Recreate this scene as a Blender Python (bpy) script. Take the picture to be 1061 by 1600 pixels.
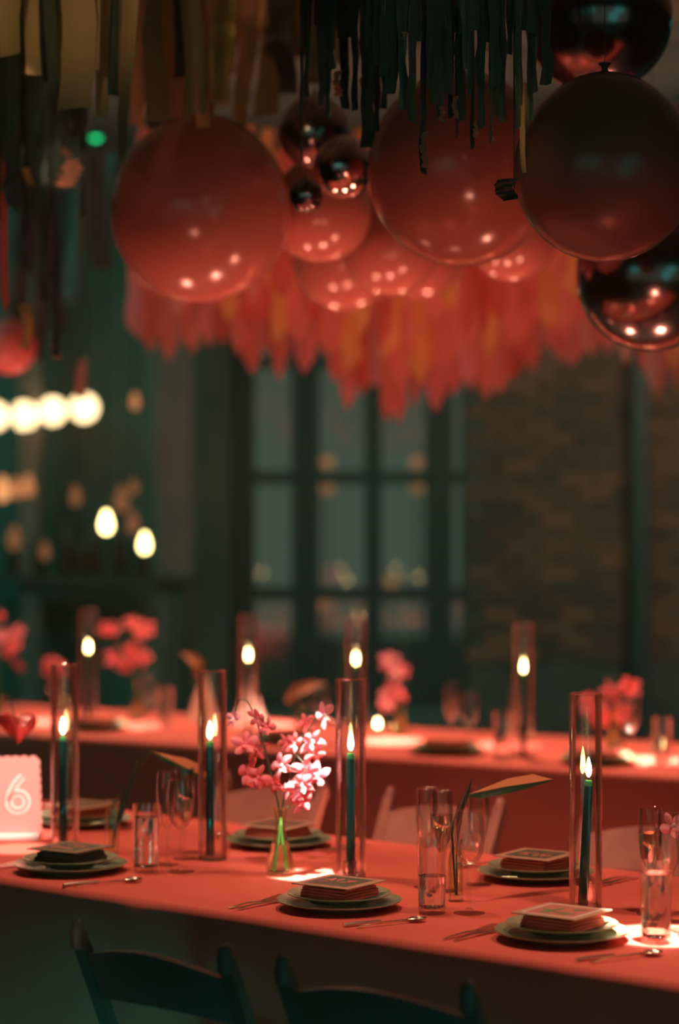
import bpy, bmesh, math, random
from mathutils import Vector, Matrix, Euler
for o in list(bpy.data.objects): bpy.data.objects.remove(o)
S = bpy.context.scene
C = S.collection
PI = math.pi
F = 3600.0                     # focal length in pixels of a 1061x1600 frame
EYE = 1.65
TZ = 0.75                      # table height
# ------------------------------------------------------------------ camera
cam_d = bpy.data.cameras.new('camera'); cam = bpy.data.objects.new('camera', cam_d); C.objects.link(cam)
cam.location = (0, 0, EYE); cam.rotation_euler = (PI/2, 0, 0)
cam_d.sensor_fit = 'VERTICAL'; cam_d.sensor_height = 36.0; cam_d.lens = F/1600*36
cam_d.dof.use_dof = True; cam_d.dof.focus_distance = 5.2; cam_d.dof.aperture_fstop = 1.35
cam_d.clip_end = 200
S.camera = cam
# ------------------------------------------------------------------ view, world
S.view_settings.view_transform = 'Standard'; S.view_settings.look = 'None'
S.view_settings.gamma = 1.0; S.view_settings.use_curve_mapping = False
S.view_settings.exposure = 0.0
W = bpy.data.worlds.new('night_sky'); S.world = W; W.use_nodes = True
bg = W.node_tree.nodes['Background']
bg.inputs['Color'].default_value = (0.078, 0.098, 0.076, 1); bg.inputs['Strength'].default_value = 1.0
# ------------------------------------------------------------------ lamps
def spot(name, loc, target, power, col, angle, blend=0.5, r=0.03):
    d = bpy.data.lights.new(name, 'SPOT'); d.energy = power; d.color = col
    d.spot_size = math.radians(angle); d.spot_blend = blend; d.shadow_soft_size = r
    o = bpy.data.objects.new(name, d); C.objects.link(o); o.location = loc
    o.rotation_euler = (Vector(target)-Vector(loc)).to_track_quat('-Z', 'Y').to_euler()
    return o
def P(px, py, Y): return Vector(((px-530.5)*Y/F, Y, EYE-(py-800)*Y/F))
def at(px, py, z=TZ):
    Y = F*(EYE-z)/(py-800.0)
    return Vector(((px-530.5)*Y/F, Y, z))
TEAL = (0.0, 0.85, 0.74)
def fill_panel(name, loc, target, power, sx, sy, col=TEAL):
    d = bpy.data.lights.new(name, 'AREA'); d.shape = 'RECTANGLE'; d.size = sx; d.size_y = sy; d.energy = power; d.color = col
    o = bpy.data.objects.new(name, d); C.objects.link(o); o.location = loc
    o.rotation_euler = (Vector(target)-Vector(loc)).to_track_quat('-Z', 'Y').to_euler(); return o
for hx, hy, hz, tx in ((-4.5, -2.2, 3.3, -0.5), (4.5, -2.2, 3.3, 0.5), (-2.4, -2.6, 3.1, 0.5), (3.2, -2.6, 1.4, -0.5)):   # unseen teal fill spots, added to lift the dark tones
    spot('teal_fill', (hx, hy, hz), (tx, 6.0, 1.3), 26, TEAL, 75, 1.0, 1.2)
for hx, tx, ty in ((-1.6, -0.7, 4.9), (1.5, -0.1, 4.5), (1.9, 0.6, 4.1)):    # added low fill in the front aisle, kept below the table tops
    spot('teal_fill', (hx, 1.7, 0.55), (tx, ty, 0.10), 150, TEAL, 22, 0.8, 0.25)
fill_panel('teal_fill', (-3.6, 9.6, 3.45), (-1.2, 14, 1.4), 42, 2.5, 1.0)  # added teal fill panels for the end wall
fill_panel('teal_fill', (3.6, 9.6, 3.45), (1.4, 14, 1.4), 42, 2.5, 1.0)
WASH = (1.0, 0.56, 0.37); PIN = (1.0, 0.72, 0.62); RED = (1.0, 0.35, 0.23)
# the near table: edge line, direction along (U) and across (V)
E1 = at(0, 1372); E2 = at(1061, 1537)
U = (E2-E1).normalized(); V = Vector((-U.y, U.x, 0))
def T(t, s, z=TZ): p = E1+U*t+V*s; return Vector((p.x, p.y, z))
for t in (-1.1, -0.1, 0.9, 1.9, 2.7):                       # overhead wash on the near table
    spot('wash_lamp', T(t, 0.36, 2.5), T(t, 0.58), 44, WASH, 84, 0.7, 0.06)
# pin spots on the centrepieces
sp_ = at(20, 1300); spot('pin_lamp', (sp_.x+0.25, sp_.y-1.75, 2.75), sp_+Vector((0, 0, 0.05)), 620, PIN, 8.5, 0.5, 0.01)
for (px, py, pw, an) in ((30, 1326, 900, 4.6), (484, 1367, 4200, 4.7), (1035, 1462, 4200, 6.0)):
    p = at(px, py); spot('pin_lamp', (p.x+0.12, p.y-0.75, 3.3), p, pw, PIN, an, 0.35, 0.01)
# the far table
G1 = at(100, 1150); G2 = at(1061, 1215)
U2 = (G2-G1).normalized(); V2 = Vector((-U2.y, U2.x, 0))
def T2(t, s, z=TZ): p = G1+U2*t+V2*s; return Vector((p.x, p.y, z))
for t in (-0.8, 0.4, 1.6, 2.8):
    spot('wash_lamp', T2(t, 0.62, 2.05), T2(t, 0.55), 70, WASH, 100, 0.8, 0.06)
for (px, py, pw) in ((60, 1128, 70), (415, 1132, 75), (608, 1158, 95), (1005, 1188, 130), (215, 1135, 45), (785, 1165, 50)):
    p = at(px, py); spot('pin_lamp', (p.x+0.05, p.y-0.5, 1.95), p, pw*7.0, PIN, 15, 0.7, 0.01)
# red floor uplights washing the ceiling decorations
for (x, y, tx, ty, pw) in ((-0.9, 7.6, -0.6, 7.9, 80), (0.15, 7.1, 0.2, 7.6, 90), (1.25, 6.6, 1.0, 7.4, 90),
                           (-0.6, 10.9, -0.4, 9.8, 105), (0.9, 10.3, 0.7, 9.6, 105)):
    spot('uplight_lamp', (x, y, 0.25), (tx, ty, 2.6), pw, RED, 95, 0.9, 0.08)
for (x, y, tx, ty, pw) in ((-0.75, 3.3, -0.45, 6.9, 60), (0.75, 3.1, 0.5, 6.3, 70)):
    spot('uplight_lamp', (x, y, 0.25), (tx, ty, 2.28), pw, RED, 20, 0.8, 0.05)  # added front pair, reddening the balloon undersides like table bounce
for t in (-0.6, 0.1, 0.8):                                   # unseen spots added over the aisle to brighten the second table's cloth
    a = T(t, 0.95, 2.05); spot('aisle_fill', a, T(t, 1.75, 0.5), 38, (1.0, 0.48, 0.36), 70, 0.9, 0.08)
spot('amber_fill', (0.75, 2.9, 3.2), P(816, 200, 5.18), 34, (1.0, 0.6, 0.25), 5, 0.6, 0.05)  # added spot warming the hanging tan strip
spot('amber_fill', (0.35, 2.6, 3.1), P(660, 120, 5.2), 9, (1.0, 0.7, 0.4), 17, 0.7, 0.03)  # added spot to draw glints from the black foil
spot('uplight_lamp', (-1.75, 8.3, 0.2), P(14, 543, 9.5), 130, (1.0, 0.35, 0.25), 12, 0.7, 0.05)  # unseen spot added to brighten the pink balloon
spot('pin_lamp', (-0.35, 4.1, 2.75), P(420, 1180, 5.7), 170, PIN, 9, 0.8, 0.02)  # extra spot added to brighten the orchids
spot('amber_fill', (-0.9, 3.6, 2.9), P(105, 262, 6.9), 160, (1.0, 0.62, 0.4), 3.2, 0.6, 0.02)  # narrow spot added for the foil curl at the left
# dim amber glow of the festoon above the left garlands
spot('amber_fill', (-1.2, 4.2, 3.1), (-0.65, 6.3, 3.28), 20, (1.0, 0.62, 0.25), 36, 0.5, 0.1)
spot('amber_fill', (-1.9, 10.8, 3.3), (-0.95, 13.6, 1.6), 14, (1.0, 0.5, 0.35), 40, 0.8, 0.1)  # unseen warm fill added for the brown column
spot('amber_fill', (2.9, 10.5, 3.2), (1.4, 14, 1.7), 110, (1.0, 0.45, 0.25), 80, 0.8, 0.1)  # unseen warm fill added for the brick

# ------------------------------------------------------------------ materials
MATS = {}
def mat(name, col, rough=0.6, metal=0.0, noise=None, bump=None, spec=None, sss=None, emit=None, transl=None, coat=None):
    m = bpy.data.materials.new(name); m.use_nodes = True; nt = m.node_tree; b = nt.nodes['Principled BSDF']
    b.inputs['Base Color'].default_value = (*col, 1); b.inputs['Roughness'].default_value = rough
    b.inputs['Metallic'].default_value = metal
    if spec is not None: b.inputs['Specular IOR Level'].default_value = spec
    if coat: b.inputs['Coat Weight'].default_value = coat
    if noise or bump:
        tc = nt.nodes.new('ShaderNodeTexCoord')
    if noise:                                             # (scale, second colour, contrast)
        n = nt.nodes.new('ShaderNodeTexNoise'); n.inputs['Scale'].default_value = noise[0]; n.inputs['Detail'].default_value = 4
        r = nt.nodes.new('ShaderNodeValToRGB'); r.color_ramp.elements[0].position = 0.38; r.color_ramp.elements[1].position = 0.62
        r.color_ramp.elements[0].color = (*col, 1); r.color_ramp.elements[1].color = (*noise[1], 1)
        nt.links.new(tc.outputs['Object'], n.inputs['Vector']); nt.links.new(n.outputs['Fac'], r.inputs['Fac'])
        nt.links.new(r.outputs['Color'], b.inputs['Base Color'])
    if bump:                                              # (scale, strength, distance)
        n2 = nt.nodes.new('ShaderNodeTexNoise'); n2.inputs['Scale'].default_value = bump[0]; n2.inputs['Detail'].default_value = 3
        bp = nt.nodes.new('ShaderNodeBump'); bp.inputs['Strength'].default_value = bump[1]; bp.inputs['Distance'].default_value = bump[2]
        nt.links.new(tc.outputs['Object'], n2.inputs['Vector']); nt.links.new(n2.outputs['Fac'], bp.inputs['Height'])
        nt.links.new(bp.outputs['Normal'], b.inputs['Normal'])
    if sss:
        b.inputs['Subsurface Weight'].default_value = sss[0]; b.inputs['Subsurface Radius'].default_value = sss[1]
        b.inputs['Subsurface Scale'].default_value = 1.0
    if emit:
        b.inputs['Emission Color'].default_value = (*emit[0], 1); b.inputs['Emission Strength'].default_value = emit[1]
    if transl:
        t = nt.nodes.new('ShaderNodeBsdfTranslucent'); t.inputs['Color'].default_value = (*transl[1], 1)
        mx = nt.nodes.new('ShaderNodeMixShader'); mx.inputs['Fac'].default_value = transl[0]
        nt.links.new(b.outputs['BSDF'], mx.inputs[1]); nt.links.new(t.outputs['BSDF'], mx.inputs[2])
        nt.links.new(mx.outputs[0], nt.nodes['Material Output'].inputs['Surface'])
    MATS[name] = m; return m
def thin_glass(name, tint, lo, hi, rough=0.02):
    m = bpy.data.materials.new(name); m.use_nodes = True; nt = m.node_tree; nt.nodes.clear()
    out = nt.nodes.new('ShaderNodeOutputMaterial'); mx = nt.nodes.new('ShaderNodeMixShader')
    tr = nt.nodes.new('ShaderNodeBsdfTransparent'); tr.inputs['Color'].default_value = (*tint, 1)
    gl = nt.nodes.new('ShaderNodeBsdfGlossy'); gl.inputs['Roughness'].default_value = rough; gl.inputs['Color'].default_value = (1, 1, 1, 1)
    lw = nt.nodes.new('ShaderNodeLayerWeight'); lw.inputs['Blend'].default_value = 0.35
    mr = nt.nodes.new('ShaderNodeMapRange'); mr.inputs['To Min'].default_value = lo; mr.inputs['To Max'].default_value = hi
    nt.links.new(lw.outputs['Fresnel'], mr.inputs['Value']); nt.links.new(mr.outputs['Result'], mx.inputs['Fac'])
    nt.links.new(tr.outputs[0], mx.inputs[1]); nt.links.new(gl.outputs[0], mx.inputs[2]); nt.links.new(mx.outputs[0], out.inputs['Surface'])
    MATS[name] = m; return m
def true_glass(name, col, ior=1.45, rough=0.0):
    m = mat(name, col, rough); b = m.node_tree.nodes['Principled BSDF']
    b.inputs['Transmission Weight'].default_value = 1.0; b.inputs['IOR'].default_value = ior
    return m
def emitter(name, col, strength):
    m = bpy.data.materials.new(name); m.use_nodes = True; nt = m.node_tree; nt.nodes.clear()
    out = nt.nodes.new('ShaderNodeOutputMaterial'); e = nt.nodes.new('ShaderNodeEmission')
    e.inputs['Color'].default_value = (*col, 1); e.inputs['Strength'].default_value = strength
    nt.links.new(e.outputs[0], out.inputs['Surface']); MATS[name] = m; return m
def brick_mat():
    m = mat('brick_clay', (0.24, 0.12, 0.08), 0.9, bump=(40, 0.5, 0.004)); nt = m.node_tree; b = nt.nodes['Principled BSDF']
    oi = nt.nodes.new('ShaderNodeObjectInfo'); r = nt.nodes.new('ShaderNodeValToRGB')
    r.color_ramp.elements[0].color = (0.12, 0.10, 0.075, 1); r.color_ramp.elements[1].color = (0.36, 0.17, 0.11, 1)
    nt.links.new(oi.outputs['Random'], r.inputs['Fac']); nt.links.new(r.outputs['Color'], b.inputs['Base Color'])
    return m
mat('cloth', (0.80, 0.15, 0.10), 0.85, noise=(3.0, (0.74, 0.13, 0.09)), bump=(900, 0.15, 0.0006))
mat('dark_paint', (0.18, 0.24, 0.185), 0.75, noise=(1.2, (0.12, 0.19, 0.165)))
mat('ceiling_paint', (0.12, 0.19, 0.165), 0.9, noise=(2.0, (0.10, 0.16, 0.14)))
mat('floor_concrete', (0.10, 0.14, 0.12), 0.55, noise=(2.5, (0.14, 0.16, 0.13)))
mat('steel', (0.05, 0.075, 0.068), 0.5)
mat('column_brown', (0.28, 0.20, 0.16), 0.8, noise=(4, (0.22, 0.17, 0.14)))
mat('mortar', (0.16, 0.15, 0.125), 0.95, noise=(9, (0.10, 0.11, 0.095)))
brick_mat()
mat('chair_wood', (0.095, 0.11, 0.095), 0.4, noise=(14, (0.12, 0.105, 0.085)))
mat('chair_wood_lit', (0.42, 0.17, 0.12), 0.45, noise=(14, (0.34, 0.14, 0.10)))  # red light on the far chairs is put into this wood colour
mat('ceramic', (0.34, 0.36, 0.20), 0.28, noise=(60, (0.28, 0.31, 0.17)), coat=0.3)
mat('ceramic_light', (0.42, 0.42, 0.26), 0.25, noise=(60, (0.36, 0.37, 0.22)), coat=0.3)
mat('napkin', (0.62, 0.13, 0.09), 0.9, bump=(700, 0.2, 0.0006))
mat('napkin_dark', (0.09, 0.07, 0.055), 0.9, bump=(700, 0.2, 0.0006))
mat('card', (0.62, 0.34, 0.22), 0.6)
mat('card_dark', (0.26, 0.19, 0.12), 0.6)
mat('print_dark', (0.10, 0.11, 0.07), 0.5); mat('print_pink', (0.62, 0.20, 0.15), 0.5)
mat('print_green', (0.18, 0.30, 0.12), 0.5); mat('print_white', (0.85, 0.75, 0.66), 0.5)
mat('metal', (0.85, 0.76, 0.62), 0.22, 1.0)
mat('wax', (0.006, 0.050, 0.036), 0.6, spec=0.2, sss=(0.35, (0.008, 0.02, 0.008)))
mat('wax_tip_lit', (0.08, 0.36, 0.12), 0.45, sss=(0.6, (0.01, 0.02, 0.01)))  # flame glow through the wax painted as a brighter green
mat('wick', (0.02, 0.02, 0.02), 0.9)
emitter('flame', (1.0, 0.66, 0.27), 42); emitter('flame_far', (1.0, 0.70, 0.28), 42)
emitter('bulb', (1.0, 0.72, 0.36), 3.2); emitter('bulb_small', (1.0, 0.78, 0.30), 9.0)
emitter('bulb_amber', (1.0, 0.40, 0.14), 1.0); emitter('bulb_dim', (1.0, 0.36, 0.14), 0.55); emitter('added_glow', (1.0, 0.40, 0.16), 0.22); emitter('led_green', (0.01, 1.0, 0.30), 2.2)
thin_glass('tube_glass', (0.985, 0.985, 0.975), 0.03, 0.72)
thin_glass('pane_glass', (0.80, 0.86, 0.82), 0.04, 0.5)
thin_glass('drink_glass', (0.985, 0.98, 0.965), 0.05, 0.42, 0.05); true_glass('water', (1, 0.99, 0.97), 1.33); true_glass('wine', (0.98, 0.88, 0.66), 1.34)
thin_glass('vase_glass', (0.93, 0.98, 0.88), 0.05, 0.42, 0.05); 
mat('stem_green', (0.12, 0.30, 0.06), 0.5); mat('stem_dark', (0.06, 0.09, 0.04), 0.5)
mat('orchid', (0.90, 0.17, 0.19), 0.6, noise=(30, (0.94, 0.30, 0.31)), transl=(0.3, (0.95, 0.25, 0.25)))
mat('orchid_pale', (0.86, 0.26, 0.33), 0.55, noise=(30, (0.92, 0.45, 0.50)), transl=(0.25, (0.9, 0.28, 0.33)))
mat('orchid_lip', (0.92, 0.70, 0.66), 0.5)
mat('leaf_dark', (0.03, 0.07, 0.045), 0.35); mat('leaf_top_lit', (0.62, 0.22, 0.10), 0.4)  # coral light on the upper leaf half is put into its colour
mat('spathe', (0.70, 0.06, 0.05), 0.25, coat=0.5)
mat('balloon_coral', (0.46, 0.15, 0.115), 0.2)
mat('balloon_deep', (0.26, 0.12, 0.10), 0.25)
mat('balloon_black', (0.30, 0.24, 0.24), 0.17, 0.95)
mat('balloon_chrome', (0.55, 0.42, 0.40), 0.12, 1.0)
mat('balloon_pink', (0.85, 0.25, 0.22), 0.4, transl=(0.3, (0.9, 0.25, 0.2)))
mat('foil_black', (0.17, 0.26, 0.22), 0.2, 0.55, bump=(55, 0.9, 0.006))
mat('foil_glints', (0.90, 0.48, 0.32), 0.3, 0.35, bump=(45, 0.9, 0.006))  # warm glints on the foil, laid in as copper-coloured pieces
mat('paper_tan', (0.52, 0.34, 0.17), 0.6, bump=(25, 0.35, 0.004)); mat('paper_gold', (0.62, 0.46, 0.16), 0.35, 0.5, bump=(30, 0.6, 0.005))
mat('paper_olive', (0.22, 0.23, 0.11), 0.6, bump=(25, 0.35, 0.004)); mat('paper_dark', (0.05, 0.075, 0.06), 0.5, bump=(25, 0.5, 0.004))
mat('tissue_coral', (0.78, 0.30, 0.25), 0.8, transl=(0.3, (0.8, 0.25, 0.2))); mat('tissue_pink', (0.85, 0.36, 0.36), 0.8, transl=(0.3, (0.85, 0.3, 0.3)))
mat('tissue_amber', (0.80, 0.48, 0.20), 0.7, transl=(0.3, (0.85, 0.45, 0.15))); mat('tissue_red', (0.70, 0.20, 0.16), 0.8, transl=(0.3, (0.7, 0.1, 0.08)))
mat('rope', (0.10, 0.09, 0.07), 0.9); mat('fixture', (0.03, 0.035, 0.033), 0.4)
mat('sign_card', (0.72, 0.30, 0.27), 0.6); mat('sign_white', (0.95, 0.90, 0.86), 0.6); mat('bottle', (0.10, 0.06, 0.03), 0.15)
mat('shelf_wood', (0.10, 0.09, 0.07), 0.7)

# ------------------------------------------------------------------ mesh helpers
class MB:
    def __init__(s): s.v = []; s.f = []
    def box(s, c, size, M=None):
        b = len(s.v); hx, hy, hz = size[0]/2, size[1]/2, size[2]/2
        for z in (-hz, hz):
            for x, y in ((-hx, -hy), (hx, -hy), (hx, hy), (-hx, hy)):
                p = Vector((x, y, z)); p = (M @ p) if M else p
                s.v.append(tuple(p+Vector(c)))
        for q in ((3, 2, 1, 0), (4, 5, 6, 7), (0, 1, 5, 4), (1, 2, 6, 5), (2, 3, 7, 6), (3, 0, 4, 7)): s.f.append([b+i for i in q])
        return s
    def lathe(s, prof, seg=24, c=(0, 0, 0), M=None):
        b = len(s.v); n = len(prof)
        for r, z in prof:
            for k in range(seg):
                a = 2*PI*k/seg; p = Vector((r*math.cos(a), r*math.sin(a), z)); p = (M @ p) if M else p
                s.v.append(tuple(p+Vector(c)))
        for i in range(n-1):
            for k in range(seg):
                k2 = (k+1) % seg; s.f.append([b+i*seg+k, b+i*seg+k2, b+(i+1)*seg+k2, b+(i+1)*seg+k])
        if prof[0][0] > 1e-6: s.f.append([b+k for k in range(seg)][::-1])
        if prof[-1][0] > 1e-6: s.f.append([b+(n-1)*seg+k for k in range(seg)])
        return s
    def shell(s, prof, seg=24, c=(0, 0, 0)):               # closed profile ring (outer up, inner down): no caps
        b = len(s.v); n = len(prof)
        for r, z in prof:
            for k in range(seg):
                a = 2*PI*k/seg; s.v.append((r*math.cos(a)+c[0], r*math.sin(a)+c[1], z+c[2]))
        for i in range(n-1):
            for k in range(seg):
                k2 = (k+1) % seg; s.f.append([b+i*seg+k, b+i*seg+k2, b+(i+1)*seg+k2, b+(i+1)*seg+k])
        return s
    def tube(s, pts, rad, seg=8):
        pts = [Vector(p) for p in pts]; n = len(pts)
        if not isinstance(rad, (list, tuple)): rad = [rad]*n
        b = len(s.v); up = Vector((0.31, 0.17, 0.93))
        for i, p in enumerate(pts):
            d = (pts[min(i+1, n-1)]-pts[max(i-1, 0)]).normalized()
            x = d.cross(up)
            if x.length < 1e-3: x = d.cross(Vector((1, 0, 0)))
            x.normalize(); y = d.cross(x)
            for k in range(seg):
                a = 2*PI*k/seg; s.v.append(tuple(p+(x*math.cos(a)+y*math.sin(a))*rad[i]))
        for i in range(n-1):
            for k in range(seg):
                k2 = (k+1) % seg; s.f.append([b+i*seg+k, b+i*seg+k2, b+(i+1)*seg+k2, b+(i+1)*seg+k])
        s.f.append([b+k for k in range(seg)][::-1]); s.f.append([b+(n-1)*seg+k for k in range(seg)])
        return s
    def bar(s, a, b_, w, t, side=None):                     # rectangular bar from a to b
        a = Vector(a); b_ = Vector(b_); d = (b_-a); L = d.length; d.normalize()
        x = Vector(side).normalized() if side else d.cross(Vector((0, 0, 1))).normalized()
        y = d.cross(x).normalized(); x = y.cross(d)
        M = Matrix((x, y, d)).transposed()
        return s.box((a+b_)/2, (w, t, L), M)
    def grid(s, fn, nu, nv, thick=0.0):
        b = len(s.v)
        for j in range(nv+1):
            for i in range(nu+1): s.v.append(tuple(fn(i/nu, j/nv)))
        for j in range(nv):
            for i in range(nu):
                q = b+j*(nu+1)+i; s.f.append([q, q+1, q+nu+2, q+nu+1])
        return s
    def prism(s, outline, z0, z1):                           # outline in xy
        b = len(s.v); n = len(outline)
        for x, y in outline: s.v.append((x, y, z0))
        for x, y in outline: s.v.append((x, y, z1))
        s.f.append([b+i for i in range(n)][::-1]); s.f.append([b+n+i for i in range(n)])
        for i in range(n): s.f.append([b+i, b+(i+1) % n, b+n+(i+1) % n, b+n+i])
        return s
    def xform(s, M): s.v = [tuple(M @ Vector(p)) for p in s.v]; return s
    def mesh(s, name, m, smooth=True, bevel=0.0, solid=0.0):
        me = bpy.data.meshes.new(name); me.from_pydata(s.v, [], s.f); me.validate()
        bm = bmesh.new(); bm.from_mesh(me); bmesh.ops.remove_doubles(bm, verts=bm.verts, dist=1e-6)
        bmesh.ops.recalc_face_normals(bm, faces=bm.faces)
        if bevel: bmesh.ops.bevel(bm, geom=[e for e in bm.edges if e.is_manifold and e.calc_face_angle(0) > 0.6], offset=bevel, segments=2, affect='EDGES', profile=0.5)
        if solid: bmesh.ops.solidify(bm, geom=bm.faces, thickness=solid)
        bm.to_mesh(me); bm.free()
        if smooth:
            me.polygons.foreach_set('use_smooth', [True]*len(me.polygons))
            try: me.set_sharp_from_angle(angle=math.radians(38))
            except Exception: pass
        me.materials.append(MATS[m]); return me
def obj(name, me, parent=None, loc=None, rot=None, scale=None, kind=None):
    o = bpy.data.objects.new(name, me); C.objects.link(o)
    if parent is not None: o.parent = parent
    if loc is not None: o.location = loc
    if rot is not None: o.rotation_euler = rot
    if scale is not None: o.scale = scale
    if kind: o['kind'] = kind
    return o
def tag(o, label, cat, group=None):
    o['label'] = label; o['category'] = cat
    if group: o['group'] = group
    return o
def thing(name, label, cat, loc, rz=0.0, group=None, rot=None):
    o = bpy.data.objects.new(name, None); C.objects.link(o); o.empty_display_size = 0.05
    o.location = loc; o.rotation_euler = rot if rot else (0, 0, rz)
    return tag(o, label, cat, group)
def spawn(parts, name, label, cat, loc, rz=0.0, group=None, scale=1.0):
    """parts: list of (part name, mesh, index of parent part or None). One part = the thing itself."""
    if len(parts) == 1:
        o = obj(name, parts[0][1], None, loc, (0, 0, rz), (scale,)*3); return tag(o, label, cat, group)
    r = thing(name, label, cat, loc, rz, group); r.scale = (scale,)*3
    made = []
    for pn, me, pi in parts: made.append(obj(pn, me, r if pi is None else made[pi]))
    return r
def struct(name, me, loc=(0, 0, 0), parent=None):
    o = obj(name, me, parent, loc)
    if parent is None: o['kind'] = 'structure'
    return o

# ------------------------------------------------------------------ room
WY = 14.0; CZ = 3.6; RX = 8.0
struct('floor', MB().box((0, 6, -0.05), (2*RX, 18, 0.1)).mesh('floor', 'floor_concrete', False))
struct('ceiling', MB().box((0, 6, CZ+0.06), (2*RX, 18, 0.12)).mesh('ceiling', 'ceiling_paint', False))
struct('wall_left', MB().box((-RX-0.1, 6, CZ/2), (0.2, 18, CZ)).mesh('wall_left', 'dark_paint', False))
struct('wall_right', MB().box((RX+0.1, 6, CZ/2), (0.2, 18, CZ)).mesh('wall_right', 'dark_paint', False))
def wx(px): return (px-530.5)*WY/F
def wz(py): return EYE-(py-800)*WY/F
WX0, WX1 = wx(360), wx(726); WZ0, WZ1 = wz(1105), 3.1
wb = MB()
wb.box(((-RX+WX0)/2, WY+0.15, CZ/2), (WX0+RX, 0.3, CZ))
wb.box(((WX0+WX1)/2, WY+0.15, WZ0/2), (WX1-WX0, 0.3, WZ0))
wb.box(((WX0+WX1)/2, WY+0.15, (WZ1+CZ)/2), (WX1-WX0, 0.3, CZ-WZ1))
struct('wall_back', wb.mesh('wall_back', 'dark_paint', False))
# brick stretch to the right of the window: mortar bed and bricks standing proud of it
mb = MB().box(((WX1+RX)/2, WY+0.165, CZ/2), (RX-WX1, 0.27, CZ))
wr = struct('wall_back_right', mb.mesh('wall_back_right', 'mortar', False))
rng = random.Random(5)
bricks = [MB().box((0, 0, 0), (0.212, 0.03, 0.068)).mesh('brick', 'brick_clay', False, bevel=0.006) for _ in range(2)]
nb = 0
for r in range(27):
    z = 0.78+r*0.082
    x = WX1+0.11+(0.115 if r % 2 else 0.0)
    while x < WX1+2.35:
        if nb < 298:
            o = obj('brick', bricks[nb % 2], wr, (x, WY+0.024+rng.uniform(-0.006, 0.004), z), (0, 0, rng.uniform(-0.02, 0.02))); nb += 1
        x += 0.228
# dark downpipe on the brick
struct('trim_3', MB().box((wx(997), WY-0.05, CZ/2), (0.10, 0.09, CZ)).mesh('trim_3', 'steel', False))
# wooden columns in front of the back wall
for nm, x0, x1 in (('trim_1', 245, 303), ('trim_2', 32, 66)):
    a, b = (x0-530.5)*13.6/F, (x1-530.5)*13.6/F
    struct(nm, MB().box(((a+b)/2, 13.6, CZ/2), (b-a, 0.2, CZ)).mesh(nm, 'column_brown', False, bevel=0.01))
# steel window
win = bpy.data.objects.new('window_1', None); C.objects.link(win); win['kind'] = 'structure'; win.location = (0, WY, 0)
cols = [(360, 398), (455, 500), (570, 597), (665, 709), (722, 730)]
for a, b in cols:
    obj('mullion', MB().box(((wx(a)+wx(b))/2, 0.08, (WZ0+WZ1)/2), (wx(b)-wx(a), 0.12, WZ1-WZ0)).mesh('mullion', 'steel', False, bevel=0.008), win)
rows = [(1090, 1110), (918, 939), (736, 756), (555, 574), (432, 450)]
gaps = [(398, 455), (500, 570), (597, 665), (709, 722)]
for a, b in rows:
    z0, z1 = wz(b), wz(a)
    for g0, g1 in gaps:
        obj('muntin', MB().box(((wx(g0)+wx(g1))/2, 0.08, (z0+z1)/2), (wx(g1)-wx(g0), 0.10, z1-z0)).mesh('muntin', 'steel', False), win)
lim = [(939, 1090), (756, 918), (574, 736), (450, 555)]
for a, b in lim:
    for g0, g1 in gaps:
        obj('pane', MB().box(((wx(g0)+wx(g1))/2, 0.10, (wz(a)+wz(b))/2), (wx(g1)-wx(g0), 0.006, wz(a)-wz(b))).mesh('pane', 'pane_glass', False), win)
# street outside: ground, and added dim bulbs imitating reflections in the panes
struct('ground', MB().box((0, 24, -0.2), (60, 19, 0.1)).mesh('ground', 'floor_concrete', False))
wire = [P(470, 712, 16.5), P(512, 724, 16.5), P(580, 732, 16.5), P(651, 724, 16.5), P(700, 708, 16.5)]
fl = MB().lathe([(0.0, -0.045), (0.03, -0.035), (0.042, 0), (0.03, 0.035), (0.0, 0.045)], 12).mesh('glint_bulb', 'bulb_dim')
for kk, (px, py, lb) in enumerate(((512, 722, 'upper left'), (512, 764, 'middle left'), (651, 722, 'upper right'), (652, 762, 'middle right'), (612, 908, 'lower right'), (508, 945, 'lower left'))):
    t = thing('pane_glint', f'amber bulb imitating a reflection in the {lb} part of the steel window', 'lamp', (P(px, py, 16.0+0.45*kk)), 0, 'imitated pane reflections outside the window')
    obj('glint_globe', fl, t)
    obj('glint_pole', MB().tube([(0, 0.05, -t.location.z-0.15), (0, 0.05, 0.02), (0, 0, 0.055)], 0.007, 6).mesh('glint_pole', 'fixture'), t)
    obj('glint_cap', MB().lathe([(0.02, 0.03), (0.03, 0.04), (0.0, 0.06)], 10).mesh('glint_cap', 'fixture'), t)

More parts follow.
